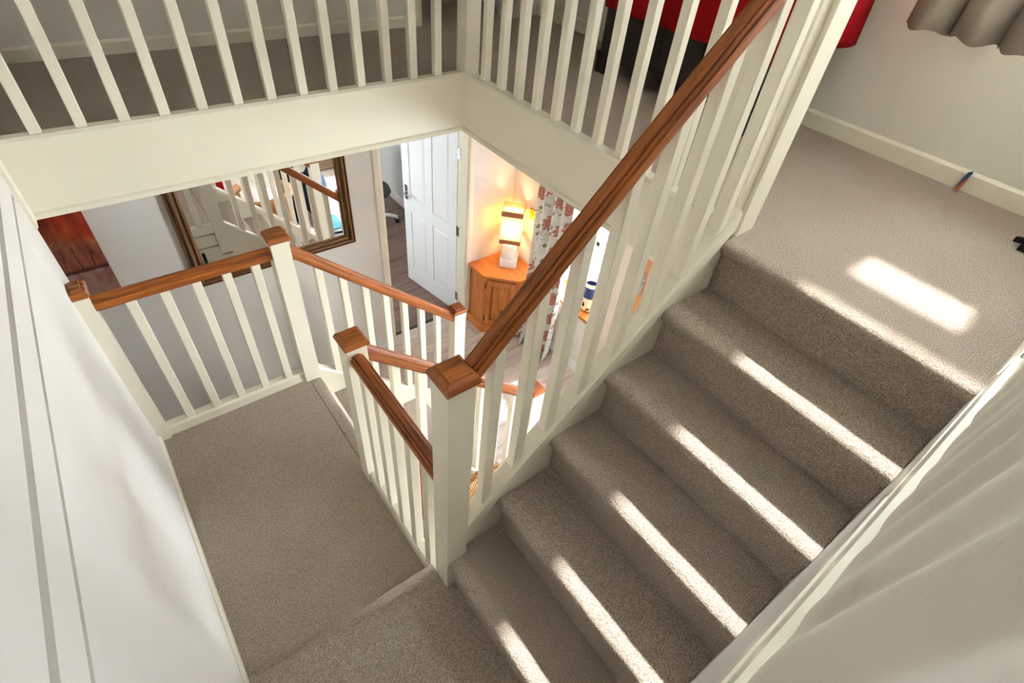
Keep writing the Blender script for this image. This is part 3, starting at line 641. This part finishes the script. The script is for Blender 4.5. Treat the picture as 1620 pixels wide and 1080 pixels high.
# upstairs doorway and door
d = door_root('door_3', 'white door standing open upstairs behind the landing balustrade corner', (2.9, 3.72, 0))
for x0, s in ((2.035, -1), (2.795, 1)): obj('architrave', prism([(x0 + s * a, YR - bb) for a, bb in AR], 'z', 0, 2.04), 'gloss', d)
obj('door_lining', bx(2.03, 2.05, YR, YR + 0.12, 0, 2.0, bx(2.78, 2.80, YR, YR + 0.12, 0, 2.0)), 'gloss', d)
Mx = Matrix.Translation((2.80, YR + 0.14, 0.015)) @ Matrix.Rotation(math.radians(78), 4, 'Z')
place(panel_door(d, 0.75, 1.97, 0.036, 'door', [(0.19, 0.82), (0.95, 1.85)]), d, 'door', Mx)
# hall window in its reveal
w = bpy.data.objects.new('window_1', None); C.objects.link(w); w.location = (3.07, 2.45, -2.0); w['kind'] = 'structure'; w['label'] = 'white framed hall window with patterned obscure glass'; w['category'] = 'window'
def frame_bars(x0, x1, y0, y1, z0, z1, t):
    bm = bx(x0, x1, y0, y0 + t, z0, z1); bx(x0, x1, y1 - t, y1, z0, z1, bm); bx(x0, x1, y0 + t, y1 - t, z0, z0 + t, bm); bx(x0, x1, y0 + t, y1 - t, z1 - t, z1, bm); return bm
obj('window_frame', frame_bars(3.04, 3.10, 2.10, 2.80, -2.0, -0.62, 0.04), 'white', w, bevel=0.003)
obj('glazing_bar', bx(3.045, 3.095, 2.14, 2.76, -1.46, -1.42), 'white', w, bevel=0.003); obj('glazing_bar', bx(3.045, 3.095, 2.44, 2.475, -1.96, -0.66), 'white', w, bevel=0.003)
for y0, y1 in ((2.14, 2.44), (2.475, 2.76)):
    for z0, z1 in ((-1.96, -1.46), (-1.42, -0.66)): obj('pane', bx(3.066, 3.072, y0, y1, z0, z1), 'frost', w)
obj('window_sill', bx(2.80, 3.06, 2.03, 2.80, -2.03, -2.0), 'pine', w, bevel=0.006, grain=1)
# other hall window nearer the camera side (lights the hall floor, seen in no direct view)
w = bpy.data.objects.new('window_3', None); C.objects.link(w); w.location = (3.16, 0.45, -1.95); w['kind'] = 'structure'; w['label'] = 'white framed hall window beside the front door'; w['category'] = 'window'
obj('window_frame', frame_bars(3.12, 3.18, -0.1, 1.0, -1.95, -0.5, 0.05), 'white', w); obj('pane', bx(3.147, 3.153, -0.05, 0.95, -1.9, -0.55), 'glass', w)
# landing window
w = bpy.data.objects.new('window_2', None); C.objects.link(w); w.location = (3.18, 0.48, WZ0); w['kind'] = 'structure'; w['label'] = 'white framed landing window above the skirting, behind the grey curtain'; w['category'] = 'window'
bm = bx(3.15, 3.21, WY0, WY0 + 0.02, WZ0, WZ1); bx(3.15, 3.21, WY1 - 0.06, WY1, WZ0, WZ1, bm); bx(3.15, 3.21, WY0 + 0.02, WY1 - 0.06, WZ0, WZ0 + 0.06, bm); bx(3.15, 3.21, WY0 + 0.02, WY1 - 0.06, WZ1 - 0.05, WZ1, bm)
obj('window_frame', bm, 'white', w)
obj('glazing_bar', bx(3.15, 3.21, WY0 + 0.02, WY1 - 0.06, 1.53, 1.70), 'white', w); obj('glazing_bar', bx(3.15, 3.21, WY0 + 0.02, WY1 - 0.06, 1.17, 1.21), 'white', w); obj('glazing_bar', bx(3.15, 3.21, 0.62, 0.68, WZ0 + 0.06, WZ1 - 0.05), 'white', w)
obj('casement_stile', bx(3.155, 3.205, WY0 + 0.02, 0.13, 1.21, 1.53), 'white', w); obj('casement_stile', bx(3.155, 3.205, 0.49, 0.62, 1.21, 1.53), 'white', w); obj('casement_rail', bx(3.155, 3.205, 0.13, 0.49, 1.21, 1.25), 'white', w)
for y0, y1 in ((WY0 + 0.02, 0.62), (0.68, WY1 - 0.06)):
    for z0, z1, m_ in ((1.21, 1.53, 'glass'), (1.70, 2.25, 'glass'), (0.80, 1.17, 'diffuser_pane')): obj('pane', bx(3.177, 3.183, y0, y1, z0, z1), m_, w)  # lowest row is an added diffuser keeping direct sun off the landing
obj('window_sill', bx(3.03, 3.16, WY0, WY1, WZ0 - 0.025, WZ0 + 0.003), 'white', w, bevel=0.004)
# ------------------------------------------------------------------ hall: mirror, painting
MX0, MX1, MZ0, MZ1 = 0.172, 1.287, -1.352, -0.52
t = thing('wall_mirror', 'large mirror in a ribbed gilt wooden frame on the hall wall', 'mirror', (0.73, YW, MZ0))
FP = [(0, 0), (0, 0.026), (0.005, 0.036), (0.011, 0.038), (0.015, 0.028), (0.021, 0.030), (0.026, 0.044), (0.034, 0.050), (0.041, 0.046), (0.045, 0.030), (0.053, 0.024), (0.058, 0.020), (0.061, 0.032), (0.068, 0.032), (0.071, 0.018), (0.078, 0.016), (0.082, 0.010), (0.082, 0)]
cor = [(MX0, MZ0, 1, 1), (MX1, MZ0, -1, 1), (MX1, MZ1, -1, -1), (MX0, MZ1, 1, -1)]
for i in range(4):
    a = cor[i]; c = cor[(i + 1) % 4]; bm = bmesh.new(); uvl = bm.loops.layers.uv.new('UVMap')
    A = [bm.verts.new((a[0] + a[2] * w_, YW - h, a[1] + a[3] * w_)) for w_, h in FP]; B = [bm.verts.new((c[0] + c[2] * w_, YW - h, c[1] + c[3] * w_)) for w_, h in FP]; n = len(FP); D = math.hypot(a[0] - c[0], a[1] - c[1])
    for j in range(n):
        f = bm.faces.new((A[j], B[j], B[(j + 1) % n], A[(j + 1) % n])); 
        for l, u in zip(f.loops, ((0, j * .012), (D, j * .012), (D, j * .012 + .012), (0, j * .012 + .012))): l[uvl].uv = u
    bm.faces.new(A); bm.faces.new(B[::-1]); obj('frame_rail', bm, 'gilt', t, uv=False)
obj('mirror_glass', bx(MX0 + 0.076, MX1 - 0.076, YW - 0.012, YW - 0.004, MZ0 + 0.076, MZ1 - 0.076), 'mirror', t)
PX0, PX1, PZ0, PZ1 = -0.56, -0.214, -1.30, -0.45
bm = bx(PX0, PX1, YW - 0.035, YW - 0.001, PZ0, PZ1); uvl = bm.loops.layers.uv.new('UVMap')
for f in bm.faces:
    for l in f.loops: l[uvl].uv = ((l.vert.co.x - PX0) / (PX1 - PX0) , (l.vert.co.z - PZ0) / (PZ1 - PZ0) * 1.0)
tag(obj('canvas_painting', bm, 'painting', uv=False), 'unframed canvas painting of orange autumn trees on the hall wall', 'painting')

# ------------------------------------------------------------------ corner cabinet
t = thing('corner_cabinet', 'honey pine corner cabinet with one panelled door', 'cabinet', (2.62, 3.14, ZG))
ZT = -1.94
def poly5(o): return [(2.815, 3.353), (2.372 - o, 3.353), (2.372 - o, 3.125 - o * .4), (2.598 - o * .4, 2.895 - o), (2.815, 2.895 - o)]
obj('cabinet_top', prism(poly5(0.024), 'z', ZT - 0.026, ZT), 'pine', t, bevel=0.006)
obj('body', prism(poly5(0.0), 'z', ZG + 0.09, ZT - 0.026), 'pine', t)
# plinth with bracket cut-outs
A = Vector((2.350, 3.116)); B = Vector((2.589, 2.873)); dv = (B - A).normalized(); nv = Vector((-dv.y, dv.x)) * -1; L = (B - A).length
bm = bmesh.new(); pr = [(0, 0), (0.06, 0), (0.075, 0.025), (0.11, 0.035), (L - 0.11, 0.035), (L - 0.075, 0.025), (L - 0.06, 0), (L, 0), (L, 0.10), (0, 0.10)]
F = [bm.verts.new((A.x + dv.x * u, A.y + dv.y * u, ZG + h)) for u, h in pr]; G = [bm.verts.new((A.x + dv.x * u + 0.018 * 0.707, A.y + dv.y * u + 0.018 * 0.707, ZG + h)) for u, h in pr]
bm.faces.new(F); bm.faces.new(G[::-1])
for i in range(len(pr)): bm.faces.new((F[i], G[i], G[(i + 1) % len(pr)], F[(i + 1) % len(pr)]))
bx(2.350, 2.368, 3.116, 3.353, ZG, ZG + 0.10, bm); bx(2.589, 2.815, 2.873, 2.891, ZG, ZG + 0.10, bm)
obj('plinth', bm, 'pine', t, grain=0)
def dlocal(bm):  # door local frame: u along the diagonal, v outwards (towards -x -y), z up
    o = Vector((2.372, 3.125, 0)); u = Vector((0.7009, -0.7133, 0)); v = Vector((-0.7133, -0.7009, 0))
    bmesh.ops.transform(bm, matrix=Matrix(((u.x, v.x, 0, o.x), (u.y, v.y, 0, o.y), (0, 0, 1, 0), (0, 0, 0, 1))), verts=bm.verts[:]); return bm
z0, z1 = ZG + 0.115, ZT - 0.045; u0, u1 = 0.022, 0.300
bm = bx(u0, u0 + 0.05, 0.001, 0.02, z0, z1); bx(u1 - 0.05, u1, 0.001, 0.02, z0, z1, bm); bx(u0 + 0.05, u1 - 0.05, 0.001, 0.0195, z0, z0 + 0.06, bm); bx(u0 + 0.05, u1 - 0.05, 0.001, 0.0195, z1 - 0.06, z1, bm)
cd = obj('cabinet_door', dlocal(bm), 'pine', t, grain=2)
bm = bmesh.new(); a, c, e, f_ = u0 + 0.052, u1 - 0.052, z0 + 0.062, z1 - 0.062
Aq = [bm.verts.new((x, 0.006, z)) for x, z in ((a, e), (c, e), (c, f_), (a, f_))]; Bq = [bm.verts.new((x, 0.017, z)) for x, z in ((a + .022, e + .022), (c - .022, e + .022), (c - .022, f_ - .022), (a + .022, f_ - .022))]
bm.faces.new(Bq)
for i in range(4): bm.faces.new((Aq[i], Aq[(i + 1) % 4], Bq[(i + 1) % 4], Bq[i]))
obj('door_panel', dlocal(bm), 'pine', cd, grain=2)
obj('knob', dlocal(tube([(0.185, 0.017, -2.33), (0.185, 0.028, -2.33), (0.185, 0.036, -2.33), (0.185, 0.040, -2.33)], [0.006, 0.006, 0.012, 0.008])), 'bronze', cd, smooth=True)
for z in (z0 + 0.07, z1 - 0.07): obj('hinge', dlocal(tube([(u0 - 0.004, 0.018, z - 0.03), (u0 - 0.004, 0.018, z + 0.03)], 0.006)), 'bronze', cd, smooth=True)
# table lamp
LX, LY = 2.675, 3.165
t = thing('table_lamp', 'lit table lamp with square banded shade and alabaster base', 'lamp', (LX, LY, ZT))
R45 = Matrix.Translation((LX, LY, 0)) @ Matrix.Rotation(math.radians(-44.5), 4, 'Z')
def rl(bm): bmesh.ops.transform(bm, matrix=R45, verts=bm.verts[:]); return bm
obj('plinth', rl(bx(-0.080, 0.080, -0.080, 0.080, ZT, ZT + 0.085)), 'alabaster', t, bevel=0.004)
obj('stone_block', rl(bx(-0.066, 0.066, -0.066, 0.066, ZT + 0.085, ZT + 0.235)), 'alabaster', t, bevel=0.022, smooth=True)
def ring(q, z0, z1, th): 
    bm = bx(-q, q, -q, -q + th, z0, z1); bx(-q, q, q - th, q, z0, z1, bm); bx(-q, -q + th, -q + th, q - th, z0, z1, bm); bx(q - th, q, -q + th, q - th, z0, z1, bm); return bm
obj('lamp_shade', rl(ring(0.094, ZT + 0.265, ZT + 0.595, 0.003)), 'shade', t)
obj('shade_band', rl(ring(0.0955, ZT + 0.540, ZT + 0.590, 0.005)), 'brown_band', t); obj('shade_band', rl(ring(0.0955, ZT + 0.263, ZT + 0.308, 0.005)), 'brown_band', t)
pl = bpy.data.lights.new('table_lamp_bulb', 'POINT'); pl.energy = 3.2; pl.color = (1.0, 0.66, 0.33); pl.shadow_soft_size = 0.05
po = bpy.data.objects.new('table_lamp_bulb', pl); C.objects.link(po); po.location = (LX, LY, ZT + 0.42)
# light switch
t = thing('light_switch', 'brass double light switch on the hall wall behind the lamp', 'switch', (2.82, 3.06, -1.45))
obj('switch_plate', bx(2.812, 2.8205, 3.010, 3.105, -1.455, -1.36), 'brass', t, bevel=0.003)
for y in (3.035, 3.075): obj('rocker', bx(2.808, 2.813, y - 0.01, y + 0.01, -1.425, -1.395), 'brass', t, bevel=0.002)
# floral curtain
def fcurt(u, v):
    s = u * 0.85; y = 2.835 - 0.37 * u; fl = 1.0 + 0.35 * (1 - v) ** 3
    x = 2.70 + 0.055 * fl * math.sin(u * 2 * math.pi * 3.6 + 0.2) - 0.05 * (1 - v) ** 4 - 0.06 * max(0, 1 - u * 4) 
    yy = y + 0.02 * fl * math.cos(u * 2 * math.pi * 3.6 * 1.0)
    return (x, yy, ZG + 0.015 + v * 2.05 + (0.012 * math.sin(u * 22) if v < 0.02 else 0)), (s, v * 2.05)
t = thing('floral_curtain', 'floor length white curtain with terracotta flower print by the hall window', 'curtain', (2.7, 2.64, ZG))
o = obj('curtain_cloth', sheet(fcurt, 90, 24), 'floral', t, smooth=True, uv=False); solid(o, 0.004)
obj('curtain_pole', tube([(2.72, 2.02, -0.50), (2.72, 2.93, -0.50)], 0.012), 'brass', t, smooth=True)
# jug on the window sill
t = thing('ceramic_jug', 'cream and navy painted jug on the hall window sill', 'jug', (2.925, 2.32, -2.0))
obj('jug_body', lathe([(0, -2.0), (0.05, -2.0), (0.066, -1.985), (0.078, -1.94), (0.08, -1.90), (0.072, -1.85), (0.062, -1.80), (0.062, -1.74), (0.068, -1.70), (0.072, -1.69), (0.066, -1.695), (0.056, -1.75), (0.056, -1.80), (0.06, -1.9), (0, -1.95)], 2.925, 2.32, 28), 'jug', t, smooth=True)
obj('jug_handle', tube([(2.925, 2.255, -1.73), (2.925, 2.215, -1.74), (2.925, 2.20, -1.80), (2.925, 2.215, -1.87), (2.925, 2.245, -1.9)], 0.009), 'jug', t, smooth=True)

# ------------------------------------------------------------------ things in the hall seen between spindles and in the mirror
t = thing('wicker_chair', 'rounded wicker tub chair on the hall floor below the stairs', 'chair', (1.16, 1.12, ZG))
prof = [(0.25, ZG + 0.05), (0.29, ZG + 0.2), (0.31, ZG + 0.42), (0.325, ZG + 0.62), (0.29, ZG + 0.62), (0.27, ZG + 0.42), (0.25, ZG + 0.3)]
obj('woven_back', lathe(prof, 1.16, 1.12, 40, None, math.radians(-30), math.radians(240)), 'wicker', t, smooth=True)
obj('rolled_rim', tube([(1.16 + 0.31 * math.cos(a), 1.12 + 0.31 * math.sin(a), ZG + 0.63 + 0.03 * math.sin(a * 1)) for a in [math.radians(-34 + 278 * i / 30) for i in range(31)]], 0.042, 12), 'wicker', t, smooth=True)
obj('woven_seat', lathe([(0, ZG + 0.05), (0.26, ZG + 0.05), (0.27, ZG + 0.32), (0.25, ZG + 0.36), (0, ZG + 0.37)], 1.16, 1.12, 32), 'wicker', t, smooth=True)
obj('cushion', lathe([(0, ZG + 0.365), (0.22, ZG + 0.365), (0.245, ZG + 0.39), (0.22, ZG + 0.42), (0, ZG + 0.43)], 1.16, 1.12, 28), 'cushion', t, smooth=True)
for a in (45, 135, 225, 315): obj('foot', lathe([(0, ZG), (0.025, ZG), (0.03, ZG + 0.06), (0, ZG + 0.06)], 1.16 + 0.2 * math.cos(math.radians(a)), 1.12 + 0.2 * math.sin(math.radians(a)), 10), 'wicker', t, smooth=True)
t = thing('suitcase', 'upright black suitcase with white tag beside the wicker chair', 'suitcase', (1.58, 0.72, ZG))
obj('case_shell', bx(1.50, 1.66, 0.55, 0.89, ZG + 0.04, ZG + 0.72), 'blackcloth', t, bevel=0.025, smooth=True)
obj('carry_handle', tube([(1.58, 0.64, ZG + 0.71), (1.58, 0.64, ZG + 0.86), (1.58, 0.80, ZG + 0.86), (1.58, 0.80, ZG + 0.71)], 0.009), 'black', t, smooth=True)
obj('luggage_tag', bx(1.53, 1.575, 0.889, 0.893, ZG + 0.42, ZG + 0.56), 'white', t, bevel=0.001)
for x in (1.53, 1.63):
    for y in (0.60, 0.84): obj('wheel', tube([(x - 0.012, y, ZG + 0.022), (x + 0.012, y, ZG + 0.022)], 0.022, 12), 'black', t, smooth=True)
t = thing('rucksack', 'slumped dark blue rucksack on the hall floor beside the suitcase', 'bag', (1.86, 0.74, ZG))
def blob(cx, cy, z0, rx, ry, h, seed, nu=28, nv=14):
    bm = bmesh.new(); rows = []
    for j in range(nv + 1):
        v = j / nv; z = z0 + h * v; r = (1 - abs(2 * v - 0.9) ** 3.2 * 0.72) if v < 0.97 else 0.25
        rows.append([bm.verts.new((cx + rx * r * (1 + 0.06 * math.sin(5 * a + seed + 7 * v)) * math.cos(a), cy + ry * r * (1 + 0.06 * math.cos(4 * a + seed * 2 + 9 * v)) * math.sin(a), z)) for a in [2 * math.pi * i / nu for i in range(nu)]])
    for A_, B_ in zip(rows, rows[1:]):
        for i in range(nu): bm.faces.new((A_[i], A_[(i + 1) % nu], B_[(i + 1) % nu], B_[i]))
    bm.faces.new(rows[0]); bm.faces.new(rows[-1][::-1]); return bm
obj('bag_body', blob(1.86, 0.74, ZG, 0.16, 0.13, 0.62, 1.3), 'denim', t, smooth=True); obj('bag_pocket', blob(1.86, 0.86, ZG + 0.05, 0.11, 0.06, 0.26, 2.1), 'denim', t, smooth=True)
obj('strap', tube([(1.79, 0.62, ZG + 0.5), (1.78, 0.56, ZG + 0.4), (1.78, 0.57, ZG + 0.2), (1.79, 0.64, ZG + 0.08)], 0.012), 'blackcloth', t, smooth=True)
for i, (dx, a, m_) in enumerate(((0, 8, 'denim'), (0.01, -6, 'bluepaper'), (-0.01, 14, 'white'), (0.0, 3, 'bluepaper'))):
    bm = bx(-0.12, 0.12, -0.16, 0.16, 0, 0.018); bmesh.ops.transform(bm, matrix=Matrix.Translation((1.86 + dx, 1.12, ZG + 0.0185 * i)) @ Matrix.Rotation(math.radians(a), 4, 'Z'), verts=bm.verts[:])
    tag(obj('magazine', bm, m_, bevel=0.002), ['dark blue magazine at the bottom of the pile by the rucksack', 'pale blue magazine second from the bottom of the pile', 'white magazine second from the top of the pile', 'pale blue magazine on top of the pile'][i], 'magazine', 'magazines piled on the hall floor')
def scarf(u, v):
    return (0.60 + 0.19 * u, 1.512 + 0.010 * math.sin(u * 11 + v * 3) - 0.004 * v, -1.50 - 0.75 * v - 0.10 * u * (1 - v)), (u, v)
solid(tag(obj('red_scarf', sheet(scarf, 16, 16), 'red', smooth=True, uv=False), 'red scarf hanging from the lower flight balustrade behind the level spindles', 'scarf'), 0.005)
tag(obj('doormat', bx(2.2, 2.9, -0.75, -0.3, ZG - 0.0, ZG + 0.012), 'matt_fibre', bevel=0.003), 'brown doormat on the hall floor seen in the mirror', 'doormat')

# office chair foot in the study
t = thing('office_chair', 'white office chair base with black castors behind the open door', 'chair', (2.33, 5.42, ZG)); cx, cy = 2.33, 5.42
for i in range(5):
    a = math.radians(-20 + 72 * i); ex, ey = cx + 0.30 * math.cos(a), cy + 0.30 * math.sin(a)
    lg = obj('base_leg', tube([(cx, cy, ZG + 0.14), (cx + 0.2 * math.cos(a), cy + 0.2 * math.sin(a), ZG + 0.115), (ex, ey, ZG + 0.085), (ex, ey, ZG + 0.06)], [0.026, 0.022, 0.018, 0.012]), 'white', t, smooth=True)
    obj('castor', tube([(ex - 0.022 * math.sin(a), ey + 0.022 * math.cos(a), ZG + 0.03), (ex + 0.022 * math.sin(a), ey - 0.022 * math.cos(a), ZG + 0.03)], 0.03, 14), 'black', lg, smooth=True)
obj('gas_column', tube([(cx, cy, ZG + 0.13), (cx, cy, ZG + 0.42)], 0.026), 'chrome', t, smooth=True)
obj('seat', lathe([(0, ZG + 0.42), (0.22, ZG + 0.42), (0.25, ZG + 0.45), (0.235, ZG + 0.49), (0, ZG + 0.5)], cx, cy, 28), 'black', t, smooth=True)
obj('backrest', sheet(lambda u, v: ((cx - 0.22 + 0.05 * math.cos((u - .5) * 3), cy - 0.2 + 0.4 * u, ZG + 0.55 + 0.42 * v), (u, v)), 12, 8), 'black', t, smooth=True).modifiers.new('s', 'SOLIDIFY').thickness = 0.03
obj('back_post', tube([(cx - 0.15, cy, ZG + 0.44), (cx - 0.22, cy, ZG + 0.5), (cx - 0.2, cy, ZG + 0.7)], 0.016), 'black', t, smooth=True)

# ------------------------------------------------------------------ upper landing: chest, cloth, grey curtain, small things
CX0, CX1, CY0, CY1, CH = 2.575, 3.05, 1.36, 2.40, 0.72
t = thing('blanket_chest', 'dark walnut panelled chest against the landing wall under a red cloth', 'chest', (2.8, 1.83, 0))
bm = bx(CX0 + 0.012, CX1, CY0 + 0.012, CY1 - 0.012, 0.10, CH - 0.02)
obj('body', bm, 'dark_wood', t); obj('lid', bx(CX0 - 0.012, CX1, CY0 - 0.012, CY1 + 0.012, CH - 0.02, CH), 'dark_wood', t, bevel=0.005)
for y0, y1 in ((CY0, CY0 + 0.075), (CY1 - 0.075, CY1), (CY0 + 0.35, CY0 + 0.42), (CY1 - 0.42, CY1 - 0.35)): obj('stile', bx(CX0, CX0 + 0.014, y0, y1, 0.10, CH - 0.02), 'dark_wood', t, bevel=0.003)
for z0, z1 in ((0.10, 0.18), (CH - 0.1, CH - 0.02)): obj('rail', bx(CX0 + 0.001, CX0 + 0.014, CY0 + 0.075, CY1 - 0.075, z0, z1), 'dark_wood', t, bevel=0.003)
obj('plinth_moulding', bx(CX0 - 0.012, CX1, CY0 - 0.012, CY1 + 0.012, 0.085, 0.115), 'dark_wood', t, bevel=0.008)
for x in (CX0 + 0.025, CX1 - 0.035):
    for y in (CY0 + 0.025, CY1 - 0.025): obj('foot', prism([(x - 0.035, y - 0.035), (x + 0.035, y - 0.035), (x + 0.035, y + 0.035), (x - 0.035, y + 0.035)], 'z', 0, 0.09), 'dark_wood', t, bevel=0.01)
def cloth():
    path = []; q = 0.018
    pts = [(CX1 - 0.01, CY0 - q - 0.12), (CX0 - q, CY0 - q - 0.12), (CX0 - q, CY1 + q), (CX1 - 0.01, CY1 + q)]
    segs = [(pts[i], pts[i + 1]) for i in range(3)]; Ls = [math.dist(*s) for s in segs]; T = sum(Ls)
    def at(u):
        d = u * T
        for s, l in zip(segs, Ls):
            if d <= l + 1e-9: return (s[0][0] + (s[1][0] - s[0][0]) * d / l, s[0][1] + (s[1][1] - s[0][1]) * d / l), ((s[1][1] - s[0][1]) / l * -1, (s[1][0] - s[0][0]) / l)
            d -= l
        return segs[-1][1], (0, 1)
    def fn(u, v):
        (x, y), n = at(min(u, 1)); n = (-1, 0) if abs(n[0]) > 0.5 else (0, -1 if y < 1.8 else 1)
        f = v ** 1.3 * 0.014 * (1 + math.sin(u * T * 14 + 1.0 * math.sin(u * 9))) ; drop = (0.385 if abs(n[0]) > 0.5 else 0.31)
        return (x + n[0] * f, y + n[1] * f, CH + 0.006 - drop * v), (u * T, v)
    bm = sheet(fn, 140, 10)
    tp = sheet(lambda u, v: ((CX0 - q + (CX1 - 0.01 - CX0 + q) * v, CY0 - q - 0.12 + (CY1 + q - CY0 + q + 0.12) * u, CH + 0.006), (u, v)), 2, 2)
    me = bpy.data.meshes.new('x'); tp.to_mesh(me); tp.free(); bm.from_mesh(me); return bm
solid(tag(obj('table_cloth', cloth(), 'red', smooth=True, uv=False), 'plain red cloth draped over the dark chest on the landing', 'tablecloth'), 0.003)
def gcurt(u, v):
    y = 1.02 - 0.46 * u; ph = u * 2 * math.pi * 2.5 - 0.9
    x = 2.985 - 0.058 * math.sin(ph) + 0.010 * math.sin(ph * 2 + 1); yy = y + 0.030 * math.cos(ph)
    return (x, yy, 0.55 + v * 1.75 + (0.008 * math.sin(u * 40) if v < 0.01 else 0)), (u, v)
t = thing('grey_curtain', 'pleated grey linen curtain hanging beside the landing window', 'curtain', (2.99, 0.75, 0.55))
solid(obj('curtain_cloth', sheet(gcurt, 110, 16), 'linen', t, smooth=True, uv=False), 0.004)
obj('curtain_pole', tube([(2.985, -0.05, 2.32), (2.985, 1.2, 2.32)], 0.014), 'chrome', t, smooth=True)
t = thing('pocket_tool', 'small blue and orange tool leaning against the landing skirting', 'tool', (3.04, 0.49, 0))
obj('blue_body', tube([(3.030, 0.492, 0.012), (3.044, 0.488, 0.055), (3.050, 0.485, 0.082), (3.051, 0.478, 0.090)], [0.006, 0.008, 0.009, 0.006]), 'blue_plastic', t, smooth=True)
obj('orange_grip', tube([(3.022, 0.488, 0.006), (3.030, 0.484, 0.030), (3.040, 0.478, 0.062)], [0.009, 0.0065, 0.004]), 'orange_plastic', t, smooth=True)
t = thing('plastic_clip', 'black plastic clip lying on the landing carpet', 'clip', (2.70, 0.12, 0))
def clipm(pts, a, b):
    bm = prism(pts, 'z', a, b); bmesh.ops.transform(bm, matrix=Matrix.Translation((2.715, 0.135, 0)) @ Matrix.Rotation(math.radians(-75), 4, 'Z') @ Matrix.Diagonal((1.3, 1.3, 1.1, 1)), verts=bm.verts[:]); return bm
obj('upper_jaw', clipm([(-0.025, 0.012), (0.005, 0.034), (0.07, 0.030), (0.09, 0.012), (0.05, 0.010), (0.012, 0.016)], 0.012, 0.034), 'black', t, bevel=0.003)
obj('lower_jaw', clipm([(-0.008, -0.014), (0.02, 0.010), (0.09, 0.008), (0.09, -0.012), (0.03, -0.006), (0.012, -0.020)], 0.001, 0.026), 'black', t, bevel=0.003)
obj('pivot', clipm([(0.03, -0.004), (0.045, -0.004), (0.045, 0.018), (0.03, 0.018)], 0.0, 0.036), 'bronze', t, bevel=0.002)
